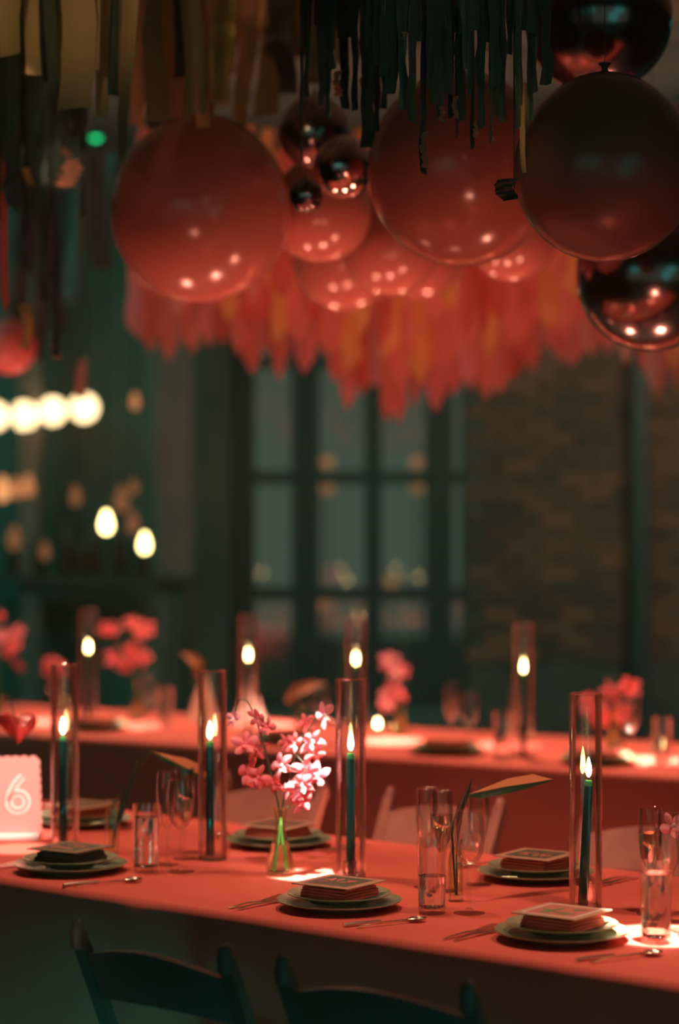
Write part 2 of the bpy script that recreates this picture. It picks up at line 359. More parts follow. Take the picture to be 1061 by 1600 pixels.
# ------------------------------------------------------------------ tables and cloths
def make_cloth(fn, L0, L1, Wd, seed, name, label, seams=()):
    """cloth from t=L0..L1, s=0..Wd: top, rounded edge and a skirt hanging to the floor in folds"""
    rg = random.Random(seed); m = MB(); r = 0.02
    ph = [rg.uniform(0, 6.28) for _ in range(4)]
    def fold(q, d):
        a = min(1.0, d/0.5)
        w = 0.014*math.sin(q*7.0+ph[0])+0.008*math.sin(q*17+ph[1])+0.004*math.sin(q*31+ph[2])
        return a*w
    per = []                                   # perimeter samples (t, s, outward t, outward s, q)
    n1 = int((L1-L0)/0.03); n2 = int(Wd/0.04)
    for i in range(n1): per.append((L0+(L1-L0)*i/n1, 0, 0, -1))
    for i in range(n2): per.append((L1, Wd*i/n2, 1, 0))
    for i in range(n1): per.append((L1-(L1-L0)*i/n1, Wd, 0, 1))
    for i in range(n2): per.append((L0, Wd-Wd*i/n2, -1, 0))
    levels = [(0, 0.0), (r*0.3, -r*0.05), (r*0.7, -r*0.3), (r*0.95, -r*0.7)]+[(r, -r-0.70*k/12) for k in range(13)]
    rings = []
    for (o, dz) in levels:
        ring = []
        for i, (t, s, ot, os_) in enumerate(per):
            q = i*0.03; d = -dz
            extra = fold(q, d) + 0.03*min(1, d/0.7)
            if os_ == -1:
                for sx in seams:
                    x = abs(t-sx-0.02*d)
                    if x < 0.03: extra += 0.010*math.cos(x/0.03*PI/2)*min(1, d/0.04)
            p = fn(t+ot*(o+extra-r), s+os_*(o+extra-r), TZ+dz)
            ring.append(len(m.v)); m.v.append(tuple(p))
        rings.append(ring)
    n = len(per)
    for a, b in zip(rings, rings[1:]):
        for i in range(n): m.f.append([a[i], a[(i+1) % n], b[(i+1) % n], b[i]])
    m.f.append(rings[0])
    o = obj(name, m.mesh(name, 'cloth')); return tag(o, label, 'tablecloth')
def make_table(fn, L0, L1, Wd, label):
    t = thing('banquet_table', label, 'table', fn((L0+L1)/2, Wd/2, 0))
    base = Vector(t.location)
    def lo(a, b, z): return fn(a, b, z)-base
    k = MB(); top = [lo(L0+.04, .04, TZ-.045), lo(L1-.04, .04, TZ-.045), lo(L1-.04, Wd-.04, TZ-.045), lo(L0+.04, Wd-.04, TZ-.045)]
    b = 0; k.v += [tuple(p) for p in top]+[tuple(p+Vector((0, 0, 0.04))) for p in top]
    for q in ((3, 2, 1, 0), (4, 5, 6, 7), (0, 1, 5, 4), (1, 2, 6, 5), (2, 3, 7, 6), (3, 0, 4, 7)): k.f.append(list(q))
    obj('tabletop', k.mesh('tabletop', 'shelf_wood', False), t)
    for a in (L0+.3, (L0+L1)/2, L1-.3):
        for s_ in (0.2, Wd-0.2):
            obj('leg', MB().tube([lo(a, s_, 0), lo(a, s_, TZ-.045)], 0.02, 8).mesh('leg', 'steel'), t)
L0, L1, WD = -1.5, 3.2, 1.12
make_table(T, L0, L1, WD, 'long table hidden under the coral red cloth of the nearest place settings')
make_cloth(T, L0, L1, WD, 3, 'tablecloth', 'coral red cloth hanging to the floor over the nearest long table', seams=(0.455, 0.50))
M0, M1 = -1.2, 3.7
make_table(T2, M0, M1, 1.1, 'long table hidden under the red cloth of the blurred second row')
make_cloth(T2, M0, M1, 1.1, 8, 'tablecloth', 'coral red cloth over the blurred second table behind')

# ------------------------------------------------------------------ folding chairs
def chair_parts(wood):
    H = 0.82; hw = 0.205
    def py(z): return 0.36*(H-z)/H
    post = []
    for sx in (-1, 1):
        m = MB(); m.bar((sx*hw, py(0), 0), (sx*hw, py(0.795), 0.795), 0.032, 0.022, side=(1, 0, 0))
        m.lathe([(0.016, -0.03), (0.0165, 0.0), (0.013, 0.02), (0.006, 0.027), (0, 0.028)], 10, c=(sx*hw, py(0.795), 0.795))
        post.append(m.mesh('back_post', wood, bevel=0))
    legs = []
    for sx in (-1, 1):
        m = MB(); m.bar((sx*(hw-0.03), -0.02, 0), (sx*(hw-0.03), 0.30, 0.44), 0.028, 0.022, side=(1, 0, 0)); legs.append(m.mesh('rear_leg', wood))
    N = 16; rail = MB(); rows_ = []
    for i in range(N+1):                                   # crest rail: arched top, bowed back
        u = i/N*2-1; x = u*(hw-0.014); bow = -0.022*(1-u*u)
        zt = 0.752+0.030*(1-u*u)**1.2; zb = 0.655+0.012*(1-u*u)
        rows_.append([(x, py(zt)+bow-0.009, zt), (x, py(zt)+bow+0.009, zt), (x, py(zb)+bow+0.009, zb), (x, py(zb)+bow-0.009, zb)])
    b = len(rail.v)
    for rw in rows_: rail.v += rw
    for i in range(N):
        for k in range(4): rail.f.append([b+i*4+k, b+i*4+(k+1) % 4, b+(i+1)*4+(k+1) % 4, b+(i+1)*4+k])
    rail.f += [[b, b+1, b+2, b+3], [b+N*4+3, b+N*4+2, b+N*4+1, b+N*4]]
    slat = MB(); slat.bar((-hw, py(0.53), 0.53), (hw, py(0.53), 0.53), 0.05, 0.014, side=(0, -0.4, 1))
    seat = MB(); seat.box((0, 0.235, 0.445), (0.37, 0.31, 0.025))
    st1 = MB(); st1.bar((-hw, py(0.16), 0.16), (hw, py(0.16), 0.16), 0.022, 0.014, side=(0, 0, 1))
    st2 = MB(); st2.bar((-hw+.03, 0.04, 0.10), (hw-.03, 0.04, 0.10), 0.022, 0.014, side=(0, 0, 1))
    return [('back_post', post[0], None), ('back_post', post[1], None), ('rear_leg', legs[0], None), ('rear_leg', legs[1], None),
            ('top_rail', rail.mesh('top_rail', wood), None), ('back_slat', slat.mesh('back_slat', wood, bevel=0.004), None),
            ('seat', seat.mesh('seat', wood, bevel=0.008), None), ('stretcher', st1.mesh('stretcher', wood), None), ('stretcher', st2.mesh('stretcher', wood), None)]
CH = chair_parts('chair_wood'); CHR = chair_parts('chair_wood_lit')
aU = math.atan2(U.y, U.x); aU2 = math.atan2(U2.y, U2.x)
def chair_between(pa, pb, label, parts):
    a = at(*pa, z=0.815); b = at(*pb, z=0.815); c = (a+b)/2
    spawn(parts, 'folding_chair', label, 'chair', (c.x, c.y, 0), math.atan2(b.y-a.y, b.x-a.x), 'folding chairs at the tables')
chair_between((112, 1443), (350, 1483), 'dark wooden folding chair seen from behind, in front of the left near place setting', CH)
chair_between((430, 1497), (735, 1540), 'dark wooden folding chair seen from behind, in front of the middle near place setting', CH)
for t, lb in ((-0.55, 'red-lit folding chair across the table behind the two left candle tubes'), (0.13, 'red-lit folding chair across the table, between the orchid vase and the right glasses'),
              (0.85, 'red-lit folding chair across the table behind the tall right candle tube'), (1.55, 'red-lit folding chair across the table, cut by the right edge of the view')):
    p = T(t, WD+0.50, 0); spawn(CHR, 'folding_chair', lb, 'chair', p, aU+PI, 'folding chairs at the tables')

# ------------------------------------------------------------------ candles in hurricane tubes
TUBE_R, TUBE_H = 0.0375, 0.49
tube_me = MB().shell([(TUBE_R, 0.004), (TUBE_R, TUBE_H-0.002), (TUBE_R-0.0012, TUBE_H), (TUBE_R-0.0030, TUBE_H-0.002), (TUBE_R-0.0030, 0.010)], 40).mesh('tube_wall', 'tube_glass')
tbase_me = MB().lathe([(0, 0.0005), (TUBE_R-0.002, 0.0005), (TUBE_R, 0.003), (TUBE_R, 0.004), (TUBE_R-0.003, 0.010), (0, 0.010)], 40).mesh('tube_foot', 'tube_glass')
def candle_parts(h, lean, fl_m, r0=0.0115, r1=0.0095):
    N = 10; m = MB()
    top = Vector((lean, 0, h))
    m.tube([top*(k/N) for k in range(N)]+[top*0.955], [r0+(r1-r0)*k/N for k in range(N)]+[r1], 14)
    tip = MB(); tip.tube([top*0.955, top*0.98, top], [r1, r1, r1*0.82], 14)
    wk = MB(); wk.tube([top, top+Vector((0.0005, 0, 0.010))], 0.0012, 6)
    fm = MB(); prof = [(0, 0.0), (0.0040, 0.004), (0.0066, 0.011), (0.0070, 0.018), (0.0058, 0.027), (0.0034, 0.037), (0.0012, 0.044), (0, 0.047)]
    fm.lathe([(r, z+0.006) for r, z in prof], 14, c=tuple(top))
    return [('candle_body', m.mesh('candle_body', 'wax'), None), ('candle_tip', tip.mesh('candle_tip', 'wax_tip_lit'), None), ('wick', wk.mesh('wick', 'wick'), None), ('flame', fm.mesh('flame', fl_m), None)]
holder_me = MB().shell([(0.012, 0.0), (0.019, 0.0), (0.020, 0.006), (0.018, 0.028), (0.0165, 0.030), (0.0150, 0.028), (0.0145, 0.006), (0.012, 0.006), (0.012, 0.0)], 24).mesh('candle_cup', 'tube_glass')
CN = [(101, 1322, 0.285, 0.000, 'right of the table number'), (332, 1343, 0.295, -0.001, 'just left of the orchid vase'),
      (548, 1371, 0.295, 0.000, 'just right of the orchid vase'), (915, 1421, 0.282, 0.013, 'rightmost, its candle leaning')]
for i, (px, py, h, lean, lb) in enumerate(CN):
    p = at(px, py)
    spawn([('tube_wall', tube_me, None), ('tube_foot', tbase_me, None)], 'hurricane_tube', f'tall clear glass candle tube on the near table, {lb}', 'candle holder', p, 0, 'glass candle tubes on the near table')
    off = -0.006 if lean else (-0.005 if i == 0 else 0.0)
    q = p+Vector((off, 0, 0.0105))
    spawn(candle_parts(h, lean, 'flame'), 'taper_candle', f'lit dark green taper candle in its glass tube, {lb}', 'candle', q, 0, 'green taper candles on the near table')
    if i == 2: tag(obj('candle_cup', holder_me, None, q), 'short clear glass cup around the foot of the middle green candle', 'candle holder')
for i, (px, py, lb) in enumerate(((138, 1010, 'below the red orchids on the left'), (388, 1022, 'beside the pale cone napkin'), (556, 1028, 'left of the pale pink orchids'), (818, 1040, 'right of the tall blurred tumbler'))):
    p = at(px, py, 1.085); p.z = TZ
    spawn([('tube_wall', tube_me, None), ('tube_foot', tbase_me, None)], 'hurricane_tube', f'blurred glass candle tube on the second table, {lb}', 'candle holder', p, 0, 'glass candle tubes on the second table')
    spawn(candle_parts(0.295, 0.0, 'flame_far'), 'taper_candle', f'blurred lit taper candle on the second table {lb}', 'candle', p+Vector((0, 0, 0.0105)), 0, 'taper candles on the second table')

# ------------------------------------------------------------------ place settings
def plate_mesh(R, m, name):
    pr = [(0, 0.004), (R*0.58, 0.004), (R*0.66, 0.006), (R*0.96, 0.0185), (R, 0.020), (R*1.0, 0.0225), (R*0.965, 0.0215), (R*0.68, 0.0095), (R*0.6, 0.0075), (0, 0.0075)]
    foot = [(R*0.55, 0.0), (R*0.58, 0.004)]
    return MB().lathe([(0, 0.0), (R*0.55, 0.0)]+pr[1:], 56).mesh(name, m)
charger = plate_mesh(0.142, 'ceramic', 'charger_plate'); dinner = plate_mesh(0.118, 'ceramic_light', 'dinner_plate')
def napkin_mesh(m, seed):
    rg = random.Random(seed); k = MB()
    w = 0.128
    for j in range(4):
        a = w*(1-0.02*j)+rg.uniform(-.003, .003); z0 = 0.0062*j
        def fn(u, v, a=a, z0=z0): return (a*(u-0.5)+0.002*math.sin(v*6+j), a*(v-0.5), z0+0.003*(1-abs(2*u-1)**4)*(1-abs(2*v-1)**4))
        b = len(k.v); n = 6
        for top in (0, 1):
            for jj in range(n+1):
                for ii in range(n+1):
                    x, y, z = fn(ii/n, jj/n); k.v.append((x, y, z+(0.0052 if top else 0)))
        for top in (0, 1):
            o = b+top*(n+1)**2
            for jj in range(n):
                for ii in range(n):
                    q = o+jj*(n+1)+ii; k.f.append([q, q+1, q+n+2, q+n+1])
        ring = [i for i in range(n)]+[i*(n+1)+n for i in range(n)]+[(n+1)*(n+1)-1-i for i in range(n)]+[(n-i)*(n+1) for i in range(n)]
        for i in range(len(ring)):
            a1, a2 = ring[i], ring[(i+1) % len(ring)]; N2 = (n+1)**2
            k.f.append([b+a1, b+a2, b+N2+a2, b+N2+a1])
    return k.mesh('napkin', m, smooth=False)
nap = [napkin_mesh('napkin', 1), napkin_mesh('napkin_dark', 2)]
def card_parts(kind):
    cm = 'card' if kind != 1 else 'card_dark'
    b = MB().box((0, 0, 0.0012), (0.155, 0.155, 0.0024)).mesh('card_sheet', cm, False)
    pic = MB().box((0, 0, 0.0026), (0.118, 0.118, 0.0005)).mesh('printed_picture', {0: 'print_pink', 1: 'print_dark', 2: 'print_dark'}[kind], False)
    orn = MB(); rg = random.Random(kind+4)
    for k in range(9):
        c = Vector((rg.uniform(-.035, .035), rg.uniform(-.035, .035), 0)); a = rg.uniform(0, 6.28); L = rg.uniform(.012, .024); w = L*0.3
        d = Vector((math.cos(a), math.sin(a), 0)); n = Vector((-d.y, d.x, 0))
        ol = [c-d*L, c-d*L*.3+n*w, c+d*L*.4+n*w, c+d*L, c+d*L*.4-n*w, c-d*L*.3-n*w]
        orn.prism([(q.x, q.y) for q in ol], 0.0029, 0.0029+0.0001*(k+2))
    om = orn.mesh('printed_leaves', {0: 'print_green', 1: 'print_pink', 2: 'print_pink'}[kind], False)
    br = MB()
    for s_ in (-1, 1): br.box((s_*0.061, 0, 0.0027), (0.005, 0.127, 0.0006)); br.box((0, s_*0.061, 0.0027), (0.117, 0.005, 0.0006))
    fm = br.mesh('printed_border', 'print_white' if kind == 0 else 'card', False)
    return [('card_sheet', b, None), ('printed_picture', pic, 0), ('printed_leaves', om, 0), ('printed_border', fm, 0)]
CARDS = [card_parts(k) for k in range(3)]
def fork_mesh():
    m = MB(); m.grid(lambda u, v: ((u-.5)*(0.008+0.013*max(0, (v-0.55))*2 if v < 0.75 else 0.0118), v*0.13, 0.003+0.004*math.sin(v*PI)), 2, 10)
    for k in range(4): m.bar(((k-1.5)*0.0058, 0.126, 0.0032), ((k-1.5)*0.0058, 0.19, 0.0085), 0.0030, 0.0018, side=(1, 0, 0))
    m.bar((-.0105, 0.128, 0.0032), (.0105, 0.128, 0.0032), 0.010, 0.0018, side=(0, 1, 0))
    return m.mesh('fork', 'metal', solid=0.0018)
def knife_parts():
    h = MB(); h.tube([(0, 0, .004), (0, .03, .0042), (0, .085, .0042), (0, .095, .004)], [.0045, .0055, .0045, .0038], 8)
    bl = MB(); bl.prism([(-.004, .094), (.004, .094), (.008, .12), (.008, .19), (.003, .213), (-.004, .217)], 0.0005, 0.0032)
    return [('handle', h.mesh('handle', 'metal'), None), ('knife_blade', bl.mesh('knife_blade', 'metal', False), None)]
def spoon_mesh():
    m = MB(); m.grid(lambda u, v: ((u-.5)*(0.007-0.003*v), v*0.135, 0.003+0.006*math.sin(v*PI)), 2, 8)
    m.grid(lambda u, v: ((u-.5)*0.034*math.sin(PI*min(1, max(0.06, v*0.97))), 0.13+v*0.05, 0.0035+0.006*abs(2*u-1)**2), 6, 8)
    return m.mesh('spoon', 'metal', solid=0.0015)
FORK, KNIFE, SPOON = fork_mesh(), knife_parts(), spoon_mesh()
def setting(c, ang, where, nk, ck, cutlery=True, crot=0.0, grp='near'):
    g = lambda s_: f'{s_} on the {grp} table'
    d = Vector((math.cos(ang), math.sin(ang), 0)); n = Vector((-d.y, d.x, 0))
    tag(obj('charger_plate', charger, None, c, (0, 0, ang)), f'large olive green rimmed plate under the setting {where}', 'plate', g('large plates'))
    tag(obj('dinner_plate', dinner, None, c+Vector((0, 0, 0.0150)), (0, 0, ang)), f'smaller olive green plate on the larger one {where}', 'plate', g('small plates'))
    z = c.z+0.0275
    tag(obj('napkin', nap[nk], None, (c.x, c.y, z), (0, 0, ang+crot)), f'folded {("coral", "dark")[nk]} napkin on the plates {where}', 'napkin', g('folded napkins'))
    if ck is not None:
        k = spawn(CARDS[ck], 'menu_card', f'square printed menu card lying on the napkin {where}', 'card', (c.x, c.y, z+0.0305), ang+crot+0.06, g('menu cards'))
    if cutlery:
        for j in range(2):
            q = c-d*(0.160+0.027*j)-n*0.165
            tag(obj('fork', FORK, None, q, (0, 0, ang)), f'{("inner", "outer")[j]} silver fork left of the plates {where}', 'fork', g('forks'))
        q = c+d*0.158-n*0.185
        spawn(KNIFE, 'table_knife', f'silver knife right of the plates {where}', 'knife', q, ang-0.36, g('knives'))
        q = c+d*0.190-n*0.180
        tag(obj('spoon', SPOON, None, q, (0, 0, ang-0.36)), f'silver spoon right of the knife {where}', 'spoon', g('spoons'))
aS = aU
setting(at(110, 1361), aS+0.05, 'nearest the table number', 1, 1, crot=0.05)
setting(at(530, 1419), aS+0.04, 'in front of the orchid vase', 0, 2, crot=0.0)
setting(at(878, 1468), aS+0.02, 'left of the glowing water glass', 0, 0, crot=0.0)
setting(at(128, 1289), aS+PI, 'behind the leftmost candle tube', 0, 2)
setting(at(435, 1322), aS+PI, 'behind the orchid vase', 0, 2, crot=0.1)
setting(at(838, 1373), aS+PI, 'behind the leaning candle', 0, 2, crot=0.05)
for px, w in ((150, 'on the second table at left'), (450, 'on the second table behind the orchids'), (698, 'in the middle of the second table'), (935, 'on the second table behind the leaning candle')):
    y = 1150+(px-100)*65/961
    setting(at(px, y-13), aU2, w, 0, None, False, grp='second')

# ------------------------------------------------------------------ glasses
def highball(level):
    g = MB().shell([(0, 0), (0.029, 0), (0.031, 0.003), (0.0325, 0.06), (0.0345, 0.168), (0.0338, 0.170), (0.0330, 0.168), (0.0305, 0.06), (0.0290, 0.016), (0.024, 0.012), (0, 0.012)], 32).mesh('glass_body', 'drink_glass')
    z = 0.17*level
    w = MB().lathe([(0, 0.0125), (0.0238, 0.0125), (0.0285, 0.0165), (0.0302, 0.06), (0.0304+(z-0.06)/0.11*0.0024, z), (0, z)], 32).mesh('water', 'water')
    return [('glass_body', g, None), ('water', w, None)]
def stemware(bowl, stem_h, foot_r, lvl=None):
    zs = stem_h
    out = [(0, 0), (foot_r, 0), (foot_r, 0.002), (foot_r*0.4, 0.006), (0.0042, 0.014), (0.0036, zs*0.6), (0.005, zs-0.004)]
    o2 = [(r, zs+z) for r, z in bowl]
    inn = [(max(0, r-0.0012), zs+z+(0.0015 if i == 0 else 0)) for i, (r, z) in enumerate(bowl)][::-1]
    g = MB().shell(out+o2+[(bowl[-1][0]-0.0006, zs+bowl[-1][1]+0.0006)]+inn+[(0, zs+0.004)], 30).mesh('glass_body', 'drink_glass')
    parts = [('glass_body', g, None)]
    if lvl:
        pr = [(0, zs+0.005)]
        zt = zs+bowl[-1][1]*lvl
        for (r, z) in bowl:
            if zs+z < zt-0.002: pr.append((max(0.001, r-0.0016), zs+z+0.002))
        for (ra, za), (rb, zb) in zip(bowl, bowl[1:]):
            if zs+za <= zt <= zs+zb: pr.append((ra+(rb-ra)*(zt-zs-za)/(zb-za)-0.0016, zt)); break
        pr.append((0, zt)); parts.append(('sparkling_wine', MB().lathe(pr, 30).mesh('sparkling_wine', 'wine'), None))
    return parts
BF = [(0.005, 0.0), (0.014, 0.012), (0.022, 0.035), (0.027, 0.07), (0.028, 0.10), (0.0265, 0.145)]
BW = [(0.005, 0.0), (0.018, 0.008), (0.030, 0.028), (0.0355, 0.055), (0.0355, 0.085), (0.031, 0.125)]
FLUTE = stemware(BF, 0.092, 0.031, 0.62); FLUTE_E = stemware(BF, 0.092, 0.031); WINEG = stemware(BW, 0.105, 0.036)
for px, py, lv, lb in ((228, 1362, 0.81, 'left of the second candle tube'), (675, 1427, 0.5, 'in front of the right-hand flutes'), (1025, 1474, 0.87, 'glowing at the right edge by the bright patch')):
    spawn(highball(lv), 'highball_glass', f'straight clear water glass {lb}', 'glass', at(px, py), 0, 'water glasses on the near table')
for px, py, kd, lb in ((690, 1393, FLUTE, 'filled, tallest of the cluster behind the middle water glass'), (667, 1386, FLUTE_E, 'empty, furthest left behind the middle water glass'),
                       (748, 1382, FLUTE_E, 'empty, behind the wine glass right of the leaf'), (1016, 1428, FLUTE, 'filled, behind the glowing water glass'), (1043, 1440, FLUTE_E, 'empty, at the right edge behind the glowing water glass'),
                       (288, 1342, FLUTE, 'filled, right of the left wine glass'), (261, 1351, FLUTE_E, 'empty, behind the left wine glass')):
    spawn(kd, 'champagne_flute', f'clear champagne flute, {lb}', 'glass', at(px, py), 0, 'champagne flutes on the near table')
for px, py, lb in ((282, 1362, 'between the left water glass and second candle tube'), (733, 1427, 'right of the middle water glass, on the near table'), (1085, 1462, 'cut by the right edge beside the glowing water glass')):
    spawn(WINEG, 'wine_glass', f'empty clear stemmed wine glass {lb}', 'glass', at(px, py), 0, 'wine glasses on the near table')
for px, py, kd, nm, lb in ((733, 1180, WINEG, 'wine_glass', 'left of the tall blurred tumbler'), (705, 1165, FLUTE, 'champagne_flute', 'above the olive plates'), (785, 1186, highball(0.8), 'highball_glass', 'front of the right blurred pair'),
                           (806, 1178, FLUTE, 'champagne_flute', 'beside the right blurred candle'), (235, 1142, WINEG, 'wine_glass', 'in the warm glow at left'), (258, 1138, highball(0.7), 'highball_glass', 'in the warm glow at left'), (85, 1128, WINEG, 'wine_glass', 'behind the leftmost candle tube'),
                           (1035, 1196, highball(0.6), 'highball_glass', 'at the far right'), (985, 1190, WINEG, 'wine_glass', 'under the red orchids at right'), (500, 1160, WINEG, 'wine_glass', 'behind the orchid blooms')):
    spawn(kd, nm, f'blurred clear {nm.replace("_", " ")} on the second table {lb}', 'glass', at(px, py), 0, 'glasses on the second table')

# ------------------------------------------------------------------ orchids in bud vases
vase_prof = [(0, 0), (0.030, 0), (0.036, 0.006), (0.0375, 0.022), (0.031, 0.045), (0.020, 0.085), (0.0135, 0.115), (0.0125, 0.132), (0.0155, 0.150), (0.0185, 0.166), (0.0180, 0.168), (0.0165, 0.166), (0.0135, 0.150), (0.0105, 0.132), (0.0115, 0.115), (0.018, 0.085), (0.029, 0.045), (0.0350, 0.022), (0.033, 0.010), (0, 0.009)]
def fluted(prof, seg=40, amp=0.025):
    m = MB().shell(prof, seg); n = len(m.v)
    nv = []
    for i, (x, y, z) in enumerate(m.v):
        a = math.atan2(y, x); k = 1+amp*math.cos(10*a)*(1 if z < 0.12 else 0); nv.append((x*k, y*k, z))
    m.v = nv; return m
VASE = fluted(vase_prof).mesh('bud_vase', 'vase_glass')
VWATER = MB().lathe([(0, 0.0095), (0.030, 0.0105), (0.0335, 0.022), (0.0275, 0.045), (0.0173, 0.08), (0, 0.08)], 24).mesh('water', 'water')
petal_me = {}
for nm, mt in (('orchid', 'orchid'), ('orchid_pale', 'orchid_pale')):
    m = MB(); m.grid(lambda u, v: ((u-0.5)*2*0.0105*math.sin(PI*(0.06+0.90*v))**0.8*(0.55+0.5*v), v*0.030, 0.006*math.sin(v*PI)*(1-1.2*(2*u-1)**2)), 4, 6)
    petal_me[nm] = m.mesh('petal', mt)
lip = MB(); lip.lathe([(0, -0.002), (0.004, 0.0), (0.0055, 0.004), (0.003, 0.009), (0, 0.011)], 8)
lip.grid(lambda u, v: ((u-0.5)*0.014*math.sin(PI*(0.15+0.75*v)), -v*0.013, 0.006+0.010*v-0.004*(2*u-1)**2), 4, 4)
lip_me = {'orchid': lip.mesh('flower_centre', 'orchid'), 'orchid_pale': lip.mesh('flower_centre', 'orchid_lip')}
def flower(parent, loc, face, size, nm, rg):
    q = Vector(face).to_track_quat('Z', 'Y')
    f = obj('flower', lip_me[nm], parent, loc, (q @ Euler((0, 0, rg.uniform(-.5, .5))).to_quaternion()).to_euler(), (size,)*3)
    for k, a in enumerate((0, 72, 144, 216, 288)):
        w = 1.15 if k in (1, 4) else 0.9
        obj('petal', petal_me[nm], f, (0, 0, 0), Euler((rg.uniform(.05, .5), 0, math.radians(a+rg.uniform(-8, 8))), 'XYZ'), (w, rg.uniform(.9, 1.1), 1))
def spray(base, stems, flowers, label, seed, group=None, stem_m='stem_dark'):
    """stems: polylines of world points; flowers: (world point, size, pale?)"""
    rg = random.Random(seed); t = thing('orchid_spray', label, 'flower', base, 0, group)
    for st in stems:
        m = MB(); pts = [Vector(p)-base for p in st]
        sm = []
        for i in range(len(pts)-1):
            for k in range(4):
                a = pts[max(i-1, 0)]; b = pts[i]; c = pts[i+1]; d = pts[min(i+2, len(pts)-1)]; u = k/4
                sm.append(0.5*((2*b)+(-a+c)*u+(2*a-5*b+4*c-d)*u*u+(-a+3*b-3*c+d)*u**3))
        sm.append(pts[-1]); n = len(sm)
        m.tube(sm, [0.0030-0.0018*i/n for i in range(n)], 6)
        s_ = obj('flower_stem', m.mesh('flower_stem', stem_m), t)
    for st in stems if stem_m == 'stem_dark' else []:        # the part standing in the vase is bright green
        m = MB(); a = Vector(st[0])-base; m.tube([a, a.lerp(Vector(st[1])-base, 0.9)], 0.0036, 6); obj('stem_foot', m.mesh('stem_foot', 'stem_green'), t)
    for (p, size, pale) in flowers:
        p = Vector(p)-base
        face = Vector((rg.uniform(-.7, .7), rg.uniform(-1, -.35), rg.uniform(-.4, .5)))
        flower(t, p, face, size*1.12, 'orchid_pale' if pale else 'orchid', rg)
        near = min((q for st in stems for q in st), key=lambda q: ((Vector(q)-base)-p).length)
        m = MB(); m.tube([Vector(near)-base, (Vector(near)-base+p)/2+Vector((0, 0, 0.008)), p], [0.0014, 0.001, 0.0009], 5)
        obj('flower_stalk', m.mesh('flower_stalk', stem_m), t)
    return t
vp = at(438, 1368); YV = vp.y
spawn([('vase_body', VASE, None), ('water', VWATER, None)], 'bud_vase', 'small waisted clear glass bud vase holding pink orchids, by the middle candle', 'vase', vp)
vin = vp+Vector((0, 0, 0.014))
Lst = [vin+Vector((.012, 0, 0)), P(437, 1268, YV), P(424, 1215, YV), P(414, 1170, YV-.01), P(400, 1125, YV-.02), P(388, 1097, YV-.02), P(374, 1093, YV-.02)]
Rst = [vin+Vector((-.012, 0, 0)), P(440, 1268, YV), P(452, 1215, YV+.01), P(462, 1180, YV+.01), P(478, 1148, YV), P(492, 1125, YV), P(506, 1112, YV)]
fl_ = [(P(384, 1164, YV-.02), 1.15, 0), (P(400, 1170, YV+.03), 1.0, 0), (P(386, 1208, YV), 1.25, 0), (P(402, 1214, YV-.03), 1.05, 0), (P(404, 1120, YV-.02), .9, 0), (P(418, 1136, YV-.03), .8, 0), (P(366, 1124, YV+.02), .75, 1),
       (P(437, 1195, YV-.03), 1.1, 1), (P(428, 1222, YV), 1.0, 0), (P(505, 1118, YV), 1.1, 1), (P(478, 1130, YV+.02), .9, 0), (P(462, 1162, YV-.01), .95, 0), (P(486, 1158, YV-.02), 1.15, 1), (P(492, 1178, YV+.01), .9, 0),
       (P(478, 1202, YV-.03), 1.25, 1), (P(494, 1214, YV-.02), 1.15, 1), (P(470, 1226, YV-.04), 1.2, 1), (P(474, 1252, YV-.02), 1.1, 0), (P(452, 1228, YV), 1.0, 0), (P(448, 1160, YV+.02), .8, 0)]
spray(vp, [Lst, Rst], fl_, 'branching spray of deep pink and pale orchids standing in the waisted bud vase', 11)
# orchids cut by the right edge
ev = at(1108, 1432)
spawn([('vase_body', VASE, None), ('water', VWATER, None)], 'bud_vase', 'glass bud vase beyond the right edge, under a pale orchid', 'vase', ev)
spray(ev, [[ev+Vector((0, 0, .014)), P(1088, 1340, ev.y), P(1080, 1310, ev.y), P(1058, 1285, ev.y)]], [(P(1052, 1292, ev.y-.02), 1.2, 1), (P(1076, 1305, ev.y), 1.2, 0), (P(1092, 1280, ev.y), 1.2, 1)], 'pale pink orchid sprig at the right edge behind the water glass', 5)
# second-table orchids
def far_orchid(px, py, vx, vy, n, sx, sy, pale, label, vlabel, seed, size=1.3):
    rg = random.Random(seed); b = at(vx, vy); Y = b.y
    spawn([('vase_body', VASE, None), ('water', VWATER, None)], 'bud_vase', vlabel, 'vase', b, 0, 'bud vases on the second table')
    top = P(px, py-sy*0.9, Y); mid = P((px+vx)/2, (py+vy)/2-10, Y)
    st = [b+Vector((0, 0, .014)), b+Vector((0, 0, .165)), (b+Vector((0, 0, .165))+P(px, py, Y))/2, P(px, py, Y), top]
    fl2 = [(P(px+sx*rg.uniform(-1, 1), py+sy*rg.uniform(-1, 1), Y+rg.uniform(-.05, .05)), size*rg.uniform(.8, 1.15), pale) for _ in range(n)]
    spray(b, [st], fl2, label, seed, 'orchids on the second table')
far_orchid(616, 1072, 625, 1150, 11, 17, 42, 1, 'blurred pale pink orchid spray on the second table, right of the middle candle', 'blurred bud vase under the pale pink orchids', 21)
far_orchid(190, 1008, 215, 1125, 9, 38, 36, 0, 'blurred red orchid spray above the second table at left', 'blurred bud vase under the upper left red orchids', 22)
far_orchid(12, 1000, -6, 1112, 8, 18, 45, 0, 'blurred coral orchid spray cut by the left edge', 'blurred bud vase at the left edge of the second table', 23)
far_orchid(952, 1092, 960, 1172, 12, 45, 34, 0, 'blurred red orchid spray right of the tall right candle tube', 'blurred bud vase behind the right candle tube', 24)
far_orchid(88, 1042, 98, 1112, 4, 14, 14, 0, 'small blurred red orchid sprig behind the leftmost candle tube', 'blurred bud vase behind the leftmost candle tube', 25)

